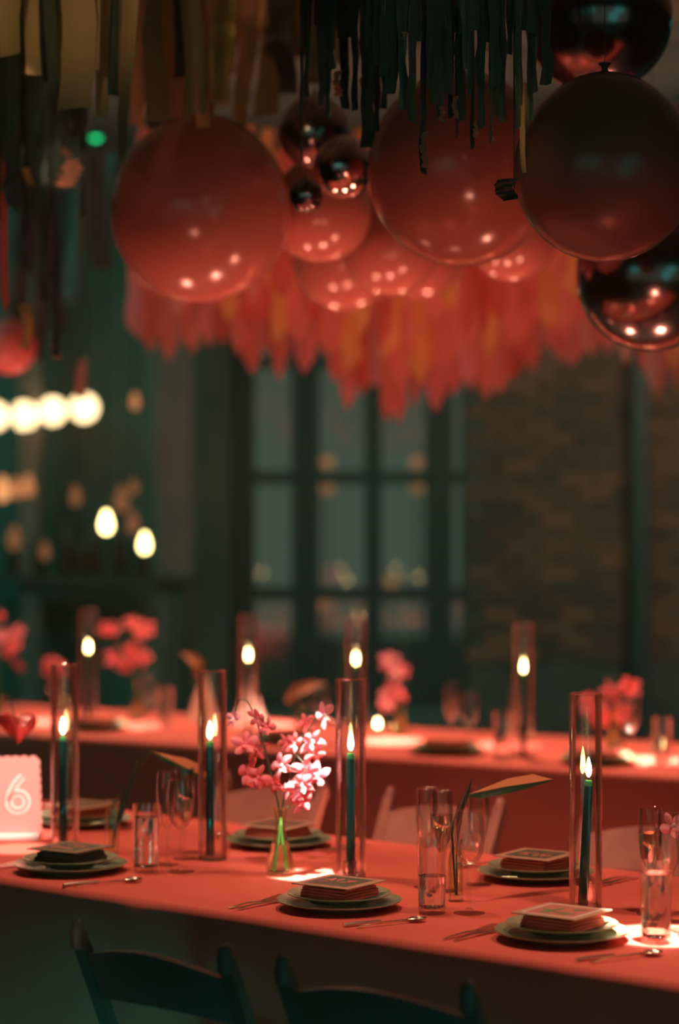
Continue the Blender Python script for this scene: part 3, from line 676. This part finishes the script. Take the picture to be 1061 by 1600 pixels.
# ------------------------------------------------------------------ leaves in narrow vases
def blade(pts, widths, normal):
    m = MB(); n = len(pts); nr = Vector(normal).normalized()
    pts = [Vector(p) for p in pts]
    def fn(u, v):
        x = v*(n-1); i = min(int(x), n-2); f = x-i
        p = pts[i].lerp(pts[i+1], f); w = widths[i]*(1-f)+widths[i+1]*f; d = (pts[i+1]-pts[i]).normalized(); sd = d.cross(nr).normalized()
        return p+sd*(u-0.5)*2*w-nr*0.25*w*(1-(2*u-1)**2)
    m.grid(fn, 4, 14); return m
NV = MB().shell([(0, 0), (0.017, 0), (0.018, 0.004), (0.0175, 0.10), (0.013, 0.125), (0.0165, 0.142), (0.0155, 0.143), (0.0115, 0.125), (0.0160, 0.10), (0.016, 0.014), (0, 0.013)], 24).mesh('narrow_vase', 'vase_glass')
def leaf_thing(base, up, over, label, vlabel):
    tag(obj('narrow_vase', NV, None, base), vlabel, 'vase', 'narrow vases with leaves')
    t = thing('leaf_stalk', label, 'leaf', base, 0, 'dark leaves in narrow vases')
    pts = [p-base for p in up]
    m = MB(); m.tube([Vector((0, 0, .014)), pts[0]], [0.0022, 0.003], 6); obj('stalk', m.mesh('stalk', 'stem_dark'), t)
    obj('leaf_blade', blade(pts, [0.003, 0.0075, 0.0085, 0.006, 0.0008], (0.25, -1, 0.2)).mesh('leaf_blade', 'leaf_dark', solid=0.0015), t)
    pts = [p-base for p in over]
    m = MB(); m.tube([Vector((0.003, 0, .014)), Vector((0.002, 0.003, 0.13)), pts[0]], [0.002, 0.002, 0.002], 6); obj('stalk', m.mesh('stalk', 'stem_dark'), t)
    def half(wd, dr):                                        # the leaf is folded along its rib: one half lies flat, one hangs
        m = MB(); n = len(pts); dr = Vector(dr).normalized()
        def fn(u, v):
            x = v*(n-1); i = min(int(x), n-2); f = x-i; w = wd[i]*(1-f)+wd[i+1]*f
            return pts[i].lerp(pts[i+1], f)+dr*u*w+Vector((0, 0, 0.15*w*u*(1-u)))
        m.grid(fn, 3, 16); return m
    obj('leaf_blade', half([0.002, 0.022, 0.055, 0.060, 0.001], (0.15, 0.95, 0.26)).mesh('leaf_blade', 'leaf_top_lit', solid=0.0012), t)
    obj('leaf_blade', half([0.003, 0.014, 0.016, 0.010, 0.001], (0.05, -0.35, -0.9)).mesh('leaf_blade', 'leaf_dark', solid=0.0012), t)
    m = MB(); m.tube(pts, [0.0022, 0.002, 0.0018, 0.0014, 0.0008], 6); obj('leaf_rib', m.mesh('leaf_rib', 'stem_dark'), t)
b1 = at(712, 1408); Y = b1.y
leaf_thing(b1, [P(706, 1300, Y), P(713, 1282, Y), P(721, 1260, Y), P(730, 1237, Y), P(738, 1214, Y)], [P(728, 1243, Y), P(752, 1238, Y+.03), P(790, 1230, Y+.06), P(830, 1224, Y+.10), P(864, 1218, Y+.14)],
           'dark pointed leaf pair rising among the right cluster of glasses', 'narrow glass vase with dark leaves between the right flutes')
b2 = at(176, 1333); Y = b2.y
leaf_thing(b2, [P(180, 1300, Y), P(187, 1276, Y), P(195, 1250, Y), P(204, 1220, Y), P(214, 1188, Y)], [P(236, 1174, Y), P(258, 1184, Y), P(282, 1196, Y-.02), P(306, 1208, Y-.04), P(330, 1222, Y-.05)],
           'dark pointed leaf pair leaning over the left cluster of glasses', 'narrow glass vase with dark leaves left of the left water glass')
for px, py, ps, lb in ((318, 1150, [(312, 1062), (308, 1046), (312, 1036), (298, 1026), (282, 1018)], 'behind the second candle tube'), (470, 1158, [(455, 1100), (452, 1090), (466, 1078), (485, 1070), (508, 1068)], 'above the orchid blooms, curved')):
    b = at(px, py); Y = b.y; t = thing('leaf_stalk', f'blurred orange-lit leaf on the second table {lb}', 'leaf', b, 0, 'leaves on the second table')
    pts = [P(x, y, Y)-b for x, y in ps]
    m = MB(); m.tube([Vector((0, 0, .014)), pts[0]], 0.003, 6); obj('stalk', m.mesh('stalk', 'stem_dark'), t)
    obj('leaf_blade', blade(pts, [0.006, 0.02, 0.028, 0.022, 0.001], (0.1, -0.75, 0.6)).mesh('leaf_blade', 'leaf_top_lit', solid=0.0015), t)
    tag(obj('narrow_vase', NV, None, b), f'blurred narrow vase holding a leaf on the second table {lb}', 'vase', 'narrow vases with leaves')
# cone-folded napkins standing on the second table
def cone_mesh():
    m = MB(); m.grid(lambda u, v: ((0.062*(1-v)+0.006)*math.cos(u*2*PI)*(1+0.18*math.sin(u*4*PI)*(1-v)), (0.062*(1-v)+0.006)*math.sin(u*2*PI), v*0.21), 24, 6)
    return m.mesh('cone_napkin', 'napkin_pale', solid=0.003)
mat('napkin_pale', (0.80, 0.42, 0.32), 0.9, bump=(700, 0.2, 0.0006))
CNM = cone_mesh()
for px, py, lb in ((390, 1128, 'under the second blurred candle flame'), (318, 1128, 'behind the second glass candle tube')):
    tag(obj('cone_napkin', CNM, None, at(px, py)), f'pale standing cone napkin on the second table {lb}', 'napkin', 'cone napkins on the second table')
# votives
vg = MB().shell([(0, 0), (0.028, 0), (0.030, 0.004), (0.034, 0.065), (0.033, 0.066), (0.029, 0.008), (0, 0.007)], 24).mesh('votive_glass', 'tube_glass')
vw = MB().lathe([(0, 0.008), (0.026, 0.008), (0.027, 0.028), (0, 0.028)], 20).mesh('votive_wax', 'print_white')
vf = MB().lathe([(0, 0.028), (0.007, 0.033), (0.009, 0.042), (0.005, 0.055), (0, 0.063)], 12).mesh('flame', 'flame_far')
for px, py, lb in ((590, 1147, 'just right of the middle glass tube'), (1028, 1176, 'under the right red orchids')):
    spawn([('votive_glass', vg, None), ('votive_wax', vw, 0), ('flame', vf, None)], 'votive_candle', f'small glowing votive candle on the second table {lb}', 'candle', at(px, py), 0, 'votive candles on the second table')

# ------------------------------------------------------------------ anthurium and the table number at the left
ab = at(-14, 1296); Y = ab.y
tag(obj('narrow_vase', NV, None, ab), 'narrow glass vase behind the table number at the left edge', 'vase', 'narrow vases with leaves')
t = thing('anthurium', 'red anthurium flower with dark stem at the left edge above the table number', 'flower', ab)
pts = [Vector((0, 0, .014)), P(-8, 1180, Y)-ab, P(0, 1110, Y)-ab, P(14, 1080, Y)-ab, P(22, 1118, Y-.02)-ab]
obj('flower_stem', MB().tube(pts, [.003, .003, .0028, .0025, .002], 6).mesh('flower_stem', 'stem_dark'), t)
m = MB(); cc = P(28, 1134, Y-.03)-ab
def heart(u, v):
    a = u*2*PI; r = v; x = 0.055*r*(math.sin(a)**3); z = 0.05*r*(0.8125*math.cos(a)-0.3125*math.cos(2*a)-0.125*math.cos(3*a)-0.0625*math.cos(4*a))
    return cc+Vector((x, -0.02*(1-r*r)+0.012*math.sin(a*2)*r, z))
m.grid(heart, 28, 5); obj('spathe', m.mesh('spathe', 'spathe', solid=0.0015), t)
obj('spadix', MB().tube([cc, cc+Vector((.006, -.03, .03))], [.005, .003], 8).mesh('spadix', 'orchid_lip'), t)
sp = at(4, 1312); sg = thing('table_number', 'pale scalloped card with a white number standing on the left table end', 'sign', sp, rot=(0, 0, math.radians(4)))
wS, hS = 0.205, 0.222; ol = []
def edge(ax, ay, bx, by, n):
    for i in range(n):
        u0 = i/n; L = math.hypot(bx-ax, by-ay)/n; dx, dy = (bx-ax)/n/L, (by-ay)/n/L
        for k in range(5):
            a = PI*k/5; c = u0+0.5/n
            mx_, my_ = ax+(bx-ax)*c, ay+(by-ay)*c
            ol.append((mx_-dx*math.cos(a)*L/2+dy*math.sin(a)*L*0.36, my_-dy*math.cos(a)*L/2-dx*math.sin(a)*L*0.36))
edge(-wS/2, 0.016, wS/2, 0.016, 8); edge(wS/2, 0.016, wS/2-0.008, hS, 9); edge(wS/2-0.008, hS, -wS/2+0.008, hS, 8); edge(-wS/2+0.008, hS, -wS/2, 0.016, 9)
cm = MB().prism(ol, -0.002, 0.002).xform(Matrix.Rotation(PI/2, 4, 'X')).mesh('sign_card', 'sign_card', False)
card = obj('sign_card', cm, sg)
def ribbon(path, hw, y, m):                                # flat stroke following a centre line
    k = MB(); n = len(path); L = []
    for i, (x, z) in enumerate(path):
        a = path[max(i-1, 0)]; b = path[min(i+1, n-1)]; dx, dz = b[0]-a[0], b[1]-a[1]; l = math.hypot(dx, dz) or 1
        L.append((x, z, -dz/l, dx/l))
    for x, z, nx, nz in L:
        for s_, yy in ((-hw, y), (hw, y), (hw, y+0.0008), (-hw, y+0.0008)): k.v.append((x+nx*s_, yy, z+nz*s_))
    for i in range(n-1):
        for q in range(4): k.f.append([i*4+q, i*4+(q+1) % 4, i*4+4+(q+1) % 4, i*4+4+q])
    k.f += [[0, 1, 2, 3], [(n-1)*4+3, (n-1)*4+2, (n-1)*4+1, (n-1)*4]]
    return k.mesh('digit', m, False)
def arc_pts(cx, cz, r, a0, a1, n=40): return [(cx+r*math.cos(math.radians(a0+(a1-a0)*i/n)), cz+r*math.sin(math.radians(a0+(a1-a0)*i/n))) for i in range(n+1)]
SIX = [(0.014, 0.050), (0.004, 0.040), (-0.008, 0.024), (-0.018, 0.004), (-0.0235, -0.012)]+arc_pts(0.001, -0.020, 0.0245, 165, 165+372, 44)
ONE = [(-0.016, 0.026), (-0.002, 0.046), (-0.001, 0.044), (0.0, 0.02), (0.0, -0.045)]
for pth, cx in ((ONE, -0.030), (SIX, 0.041)):
    pth = [(x+cx, z+0.124) for x, z in pth]
    obj('digit', ribbon(pth, 0.0095, -0.0029, 'sign_white'), card)
    obj('digit', ribbon(pth, 0.0050, -0.0038, 'sign_card'), card)
obj('sign_stand', MB().box((0.02, 0, 0.008), (0.16, 0.05, 0.016)).mesh('sign_stand', 'sign_white', False, bevel=0.003), sg)

# ------------------------------------------------------------------ balloons
def balloon_mesh(m, seg=40):
    pr = []; n = 26
    for i in range(n+1):
        a = PI*i/n; r = math.sin(a); z = -math.cos(a)
        if z > 0: r *= 1-0.06*z*z; z *= 1.07
        pr.append((r, z))
    pr[0] = (0, -1); pr[-1] = (0.02, pr[-1][1]); return MB().lathe(pr, seg).mesh('balloon_skin', m)
BMESH = {k: balloon_mesh(k) for k in ('balloon_coral', 'balloon_deep', 'balloon_black', 'balloon_chrome', 'balloon_pink')}
KNOT = MB().lathe([(0.02, 1.05), (0.05, 1.08), (0.03, 1.11), (0.075, 1.17), (0.0, 1.175)], 12)
KN = {k: KNOT.mesh('knot', k) for k in BMESH}
def balloon(px, py, r, Y, m, label, tilt=(0, 0)):
    p = P(px, py, Y); R = r*Y/F
    t = thing('balloon', label, 'balloon', p, 0, 'balloons under the ceiling')
    b = obj('balloon_skin', BMESH[m], t, (0, 0, 0), (tilt[0], tilt[1], 0), (R,)*3); obj('knot', KN[m], b)
    tp = Euler((tilt[0], tilt[1], 0)).to_matrix() @ Vector((0, 0, 1.12*R))
    obj('string', MB().tube([tp, Vector((tp.x, tp.y, max(tp.z+0.02, CZ-p.z)))], 0.0012, 5).mesh('string', 'rope'), t)
balloon(313, 331, 142, 6.95, 'balloon_coral', 'large coral balloon at the left of the cluster', (0.1, 0.1))
balloon(722, 268, 148, 6.25, 'balloon_coral', 'large coral balloon in the middle behind black foil strips', (0.0, -0.1))
balloon(945, 266, 143, 5.5, 'balloon_deep', 'large dark glossy balloon at the right, beside the middle coral one')
balloon(1018, 430, 119, 6.5, 'balloon_black', 'dark glossy balloon with bright lower rim at the right edge, lowest of all')
balloon(500, 330, 80, 7.2, 'balloon_coral', 'smaller coral balloon just right of the large left one')
balloon(537, 262, 48, 6.6, 'balloon_chrome', 'small shiny balloon with a dark mirrored middle, left of the middle coral one')
balloon(478, 306, 27, 6.3, 'balloon_black', 'smallest dark balloon against the right side of the large left one')
balloon(492, 208, 56, 6.75, 'balloon_black', 'dark shiny balloon with red streaks above the smallest one')
balloon(610, 385, 78, 7.7, 'balloon_coral', 'coral balloon tucked below and left of the middle one')
balloon(540, 402, 84, 8.15, 'balloon_coral', 'coral balloon furthest down in the middle, above the tissue fringe')
balloon(655, 395, 72, 8.75, 'balloon_coral', 'coral balloon half hidden under the middle coral one')
balloon(800, 370, 70, 7.6, 'balloon_coral', 'coral balloon peeping between the middle coral and right dark ones')
balloon(935, 28, 116, 5.95, 'balloon_black', 'dark balloon high in the top right corner')
balloon(1090, 250, 90, 7.1, 'balloon_black', 'dark balloon cut by the right edge, behind the large dark one')
balloon(1085, 400, 60, 7.4, 'balloon_deep', 'small dark balloon at the right edge between two larger ones')
balloon(14, 543, 42, 9.5, 'balloon_pink', 'glowing pink balloon at the left edge above the globe bulbs')

# ------------------------------------------------------------------ fringe garlands
def strip_mesh(m, seed, tip, nseg=14, crumple=0.0):
    """unit strip: hangs from z=0 to z=-1, width 1 in x"""
    rg = random.Random(seed); tw = rg.uniform(-0.9, 0.9); a0 = rg.uniform(-0.5, 0.5); ph = rg.uniform(0, 6.28); k = MB()
    skew = rg.uniform(-0.25, 0.25)
    def fn(u, v):
        w = 1.0
        if tip == 'round' and v > 0.86: w = max(0.12, math.sqrt(max(0.0, 1-((v-0.86)/0.14)**2)))
        if tip == 'round': w *= 0.62+0.38*v
        a = a0+tw*v; x = (u-0.5)*w
        z = -v+(skew*x*0.06 if v > 0.9 else 0)
        cr = crumple*(rg.random()-0.5)
        return (x*math.cos(a)+0.15*math.sin(v*5+ph)+cr, x*math.sin(a)+0.20*math.sin(v*4+ph*2)+cr+0.10*(2*u-1)**2, z)
    k.grid(fn, 3, nseg); return k.mesh('strip', m)
STR = {}
for m_, tip, n_, cr in (('foil_black', 'flat', 5, 0.35), ('foil_glints', 'flat', 2, 0.5), ('paper_tan', 'flat', 5, 0.05), ('paper_gold', 'flat', 4, 0.1), ('paper_olive', 'flat', 4, 0.05), ('paper_dark', 'flat', 4, 0.1),
                        ('tissue_coral', 'round', 6, 0.1), ('tissue_pink', 'round', 4, 0.1), ('tissue_amber', 'round', 4, 0.1), ('tissue_red', 'round', 5, 0.1)):
    STR[m_] = [strip_mesh(m_, 100+7*i+len(m_), tip, 14, cr) for i in range(n_)]
def garland(label, Y, px0, px1, rz, strips, seed, group):
    """strips: (px, width px, bottom y px, material[, top y px][, extra depth])"""
    rg = random.Random(seed); x0, x1 = (px0-530.5)*Y/F, (px1-530.5)*Y/F
    base = Vector(((x0+x1)/2, Y, rz)); t = thing('fringe_garland', label, 'garland', base, 0, group)
    hw = (x1-x0)/2; up = CZ-rz
    def rope(u): return Vector((hw*u, 0, -0.03*(1-u*u)))
    pts = [Vector((-hw, 0, up))]+[rope(-1+2*k/12) for k in range(13)]+[Vector((hw, 0, up))]
    obj('rope', MB().tube(pts, 0.004, 6).mesh('rope', 'rope'), t)
    for s_ in strips:
        px, wpx, by, m_ = s_[:4]; ty = s_[4] if len(s_) > 4 and s_[4] is not None else None
        dy = rg.uniform(-0.05, 0.05); y = Y+dy
        x = (px-530.5)*y/F-base.x; zb = EYE-(by-800)*y/F
        zt = rz-0.02 if ty is None else EYE-(ty-800)*y/F
        w = wpx*y/F
        me = STR[m_][rg.randrange(len(STR[m_]))]
        obj('strip', me, t, (x, dy, zt-rz), (0, 0, rg.uniform(-0.25, 0.25)+(PI if rg.random() < .5 else 0)), (w, w, zt-zb))
rng = random.Random(77)
gl = [(20, 40, 85, 'paper_tan'), (52, 24, 118, 'paper_tan'), (116, 56, 168, 'paper_tan'), (148, 14, 110, 'paper_tan'), (162, 20, 182, 'paper_tan'), (196, 36, 245, 'paper_tan'), (-18, 40, 140, 'paper_olive'), (75, 22, 150, 'paper_dark'), (178, 18, 150, 'paper_dark')]
garland('tan paper fringe at the top left corner, nearest of the paper fringes', 5.95, -60, 225, 3.32, gl, 1, 'paper fringe garlands')
gl = [(92, 34, 130, 'paper_olive'), (182, 30, 140, 'paper_olive'), (214, 30, 196, 'paper_tan'), (246, 22, 142, 'paper_gold'), (240, 34, 190, 'paper_olive'), (268, 36, 185, 'paper_tan'), (300, 34, 178, 'paper_olive'), (318, 26, 200, 'paper_tan'), (340, 44, 160, 'paper_gold'), (358, 20, 105, 'paper_gold'), (130, 30, 120, 'paper_dark'), (282, 22, 120, 'paper_dark')]
garland('tan and gold paper fringe above the large left coral balloon', 6.45, 60, 400, 3.32, gl, 2, 'paper fringe garlands')
gl = [(380, 40, 205, 'paper_tan'), (408, 62, 55, 'paper_gold'), (362, 22, 118, 'paper_tan'), (420, 40, 180, 'paper_olive'), (443, 46, 145, 'paper_dark'), (466, 40, 90, 'paper_olive'), (330, 50, 165, 'paper_olive'), (290, 40, 200, 'paper_olive'), (490, 36, 130, 'paper_dark'), (250, 40, 205, 'paper_dark'), (520, 40, 100, 'paper_olive'), (210, 30, 170, 'paper_olive')]
garland('gold and olive paper fringe right of the tan ones, slightly further back', 7.4, 200, 560, 3.4, gl, 3, 'paper fringe garlands')
gl = [(628, 20, 172, 'foil_black'), (644, 18, 190, 'foil_black'), (661, 12, 270, 'foil_black'), (674, 16, 140, 'foil_black'), (690, 18, 188, 'foil_black'), (706, 14, 185, 'foil_black'), (722, 18, 190, 'foil_black'), (739, 9, 232, 'foil_black'), (753, 12, 200, 'foil_black'), (768, 9, 222, 'foil_black'),
      (786, 16, 190, 'foil_black'), (803, 5, 300, 'foil_black'), (811, 14, 200, 'foil_black'), (818, 12, 270, 'paper_tan', 130), (830, 12, 190, 'foil_black'), (600, 16, 120, 'foil_black'), (616, 20, 108, 'foil_black'), (792, 38, 312, 'paper_dark', 280), (775, 8, 180, 'foil_black'), (715, 8, 214, 'foil_black'), (733, 12, 150, 'foil_black'), (664, 10, 262, 'foil_glints', 205), (690, 9, 188, 'foil_glints', 165), (712, 8, 185, 'foil_glints', 150), (745, 9, 215, 'foil_glints', 185), (768, 7, 222, 'foil_glints', 200), (632, 9, 62, 'foil_glints', 50)]
for k in range(26): gl.append((575+k*11+rng.uniform(-4, 4), rng.uniform(12, 24), rng.uniform(40, 165), 'foil_black'))
garland('black foil fringe hanging in front of the middle coral balloon', 5.18, 555, 865, 3.3, gl, 4, 'black foil garlands')
gl = [(472, 7, 255, 'foil_black'), (480, 14, 150, 'foil_black'), (500, 14, 165, 'foil_black'), (514, 14, 185, 'foil_black'), (528, 12, 150, 'foil_glints', 110), (540, 14, 170, 'foil_black'), (556, 14, 172, 'foil_black'), (570, 10, 165, 'foil_glints', 95), (586, 16, 205, 'foil_black'), (598, 16, 170, 'foil_black'), (572, 20, 230, 'foil_black'), (520, 20, 110, 'foil_black')]
for k in range(10): gl.append((480+k*13+rng.uniform(-4, 4), rng.uniform(14, 22), rng.uniform(40, 120), 'paper_dark'))
garland('black foil fringe left of the denser one, above the small shiny balloons', 5.75, 455, 625, 3.3, gl, 5, 'black foil garlands')
gl = [(8, 15, 490, 'tissue_red', 220), (24, 14, 330, 'foil_black'), (24, 13, 320, 'paper_olive', 140), (46, 20, 400, 'foil_black'), (68, 22, 470, 'foil_black'), (86, 16, 556, 'foil_black'), (88, 12, 560, 'foil_glints', 520), (40, 18, 545, 'paper_gold', 475), (12, 16, 140, 'foil_black'), (48, 16, 118, 'foil_glints', 95), (128, 9, 340, 'foil_black'), (128, 6, 342, 'foil_glints', 325), (20, 20, 100, 'foil_black'), (36, 20, 210, 'foil_black'), (60, 22, 250, 'foil_black'), (76, 14, 330, 'foil_black'), (108, 26, 292, 'foil_glints', 248), (96, 22, 244, 'foil_glints', 230), (44, 12, 290, 'paper_gold', 262)]
for k in range(14):
    px = -10+k*11+rng.uniform(-4, 4); gl.append((px, rng.uniform(14, 22), rng.uniform(180, 460) if px < 70 else rng.uniform(180, 228), 'foil_black'))
garland('long black foil fringe with copper-coloured glint pieces down the left edge', 6.9, -40, 150, 3.3, gl, 6, 'black foil garlands')
gl = [(128, 19, 625, 'tissue_coral', 560), (150, 30, 330, 'paper_dark'), (160, 34, 420, 'paper_dark'), (120, 30, 480, 'paper_dark'), (90, 30, 520, 'paper_dark'), (180, 30, 380, 'paper_dark'), (60, 30, 560, 'paper_dark'), (30, 30, 500, 'paper_dark')]
garland('dark paper fringe behind the left foil with one coral strip', 9.8, 0, 200, 3.2, gl, 7, 'paper fringe garlands')
prof = [(180, 540), (205, 560), (260, 562), (300, 560), (330, 540), (360, 560), (385, 592), (450, 602), (500, 590), (540, 640), (570, 640), (620, 668), (650, 668), (690, 632), (760, 628), (800, 605), (850, 590), (950, 575), (1000, 585), (1045, 640), (1110, 620), (1200, 610)]
def pf(x):
    for (a, b), (c, d) in zip(prof, prof[1:]):
        if a <= x <= c: return b+(d-b)*(x-a)/(c-a)
    return prof[0][1]
rowsF = [('longest coral tissue fringe in the middle distance, ragged lower edge in front of the window', 9.9, 205, 1120, 0, 3.15, 36), ('amber and coral tissue fringe in front of the longest one', 9.45, 190, 1140, 55, 3.15, 36),
         ('coral tissue fringe directly behind the coral balloons', 9.15, 215, 1160, 100, 3.2, 34), ('red tissue fringe furthest back under the ceiling', 10.7, 230, 1100, 40, 3.1, 38)]
for ri, (lb, Y, a, b, dz, rz, n) in enumerate(rowsF):
    gl = []
    for k in range(n):
        px = a+(b-a)*(k+0.5)/n+rng.uniform(-9, 9)
        by = pf(px)-dz-(abs(rng.gauss(0, 1))*22)
        m_ = rng.choice([['tissue_coral', 'tissue_coral', 'tissue_pink', 'tissue_red'], ['tissue_coral', 'tissue_amber', 'tissue_coral', 'tissue_red', 'tissue_amber'], ['tissue_coral', 'tissue_red', 'tissue_amber', 'tissue_red'], ['tissue_red', 'tissue_red', 'tissue_coral']][ri])
        gl.append((px, rng.uniform(24, 42), by, m_))
    garland(lb, Y, a-20, b+20, rz, gl, 20+ri, 'tissue fringe garlands')
# small green indicator lamp on the ceiling truss at the back left
gp = P(150, 211, 12.0); t = thing('indicator_lamp', 'small green glowing lamp high at the left', 'lamp', gp)
obj('lamp_lens', MB().lathe([(0, -0.03), (0.022, -0.022), (0.03, 0), (0.022, 0.022), (0, 0.03)], 14).mesh('lamp_lens', 'led_green'), t)
obj('lamp_housing', MB().tube([(0, 0.02, 0.03), (0, 0.02, CZ-gp.z)], 0.012, 8).mesh('lamp_housing', 'fixture'), t)

# ------------------------------------------------------------------ festoon of globe bulbs and small lamps at the left
glb = MB().lathe([(0.0, -0.068), (0.028, -0.062), (0.052, -0.044), (0.066, -0.018), (0.068, 0.0), (0.064, 0.022), (0.050, 0.046), (0.026, 0.062), (0.014, 0.066)], 24).mesh('bulb_globe', 'bulb')
cap = MB().lathe([(0.016, 0.064), (0.018, 0.068), (0.017, 0.105), (0.006, 0.112), (0.0, 0.112)], 14).mesh('bulb_socket', 'fixture')
GB = [(-8, 650, 13.0, 'cut by the left edge'), (38, 649, 12.9, 'first fully visible from the left'), (82, 642, 13.4, 'between the two biggest ones'), (131, 637, 12.7, 'at the right end of the row')]
for px, py, Y, lb in GB:
    p = P(px, py, Y); t = thing('globe_bulb', f'glowing warm white globe bulb {lb}', 'lamp', p, 0, 'globe bulbs in a row')
    obj('bulb_globe', glb, t, None, None, (1.18,)*3); obj('bulb_socket', cap, t, None, None, (1.18,)*3)
    obj('cord', MB().tube([(0, 0, 0.11), (0, 0, CZ-p.z)], 0.004, 6).mesh('cord', 'fixture'), t)
sb = {k: MB().lathe([(0.0, -0.05), (0.02, -0.042), (0.030, -0.02), (0.031, 0.0), (0.022, 0.03), (0.013, 0.05), (0.012, 0.06)], 16).mesh('bulb_globe', k) for k in ('bulb_small', 'bulb_amber', 'bulb_dim', 'added_glow')}
for px, py, k, sc, lb in ((166, 818, 'bulb_small', 1.0, 'brightest small one, lower left'), (226, 850, 'bulb_small', 0.9, 'lowest one, left of the brown column'), (211, 628, 'bulb_dim', 0.8, 'faint, right of the globe row'), (4, 766, 'bulb_amber', 1.2, 'at the left edge under the globe row'), (25, 764, 'bulb_dim', 1.0, 'faint, second from the left edge'), (44, 760, 'bulb_dim', 1.1, 'faint, third from the left edge'),
    (118, 776, 'added_glow', 1.0, 'added faint glow, left of the brightest one'), (190, 782, 'added_glow', 1.3, 'added faint glow, just right of the brightest one'), (209, 762, 'added_glow', 0.8, 'added faint glow, highest right of the brightest one'), (208, 818, 'added_glow', 1.1, 'added faint glow, above the lowest one'), (22, 842, 'added_glow', 1.2, 'added faint glow, low at the left edge'), (70, 862, 'added_glow', 0.9, 'added faint glow, lowest at left')):  # the faintest six are added glows standing in for brownish blobs
    p = P(px, py, 11.3+0.1*len([o for o in C.objects if o.name.startswith('pendant_bulb')])); t = thing('pendant_bulb', f'small amber hanging bulb, {lb}', 'lamp', p, 0, 'small hanging bulbs at the left')
    b = obj('bulb_globe', sb[k], t, None, None, (sc,)*3)
    obj('cord', MB().tube([(0, 0, 0.05), (0, 0, CZ-p.z)], 0.003, 6).mesh('cord', 'fixture'), t)
# low shelf with bottles catching the lamp light
shp = P(130, 900, 13.4); t = thing('bottle_shelf', 'dark wall shelf with bottles at the back left', 'shelf', (shp.x, 13.55, 0))
obj('shelf_board', MB().box((0, 0, shp.z-0.02), (1.3, 0.3, 0.04)).mesh('shelf_board', 'shelf_wood', False, bevel=0.005), t)
for sx in (-0.6, 0.6): obj('shelf_side', MB().box((sx, 0, (shp.z-0.04)/2), (0.04, 0.28, shp.z-0.04)).mesh('shelf_side', 'shelf_wood', False), t)
bt = MB().lathe([(0, 0), (0.034, 0), (0.037, 0.006), (0.037, 0.17), (0.030, 0.20), (0.014, 0.235), (0.013, 0.29), (0.015, 0.292), (0.015, 0.305), (0, 0.305)], 18).mesh('bottle', 'bottle')
ORD = ('first', 'second', 'third', 'fourth', 'fifth', 'sixth', 'last')
for k, (px, sc) in enumerate(((20, 1.0), (62, 1.1), (105, 1.25), (130, 0.9), (150, 1.1), (188, 1.2), (222, 1.0))):
    tag(obj('bottle', bt, None, (P(px, 0, 13.5).x, 13.5, shp.z), None, (sc,)*3), f'dim brown bottle on the back wall shelf, {ORD[k]} from the left', 'bottle', 'bottles on the back shelf')
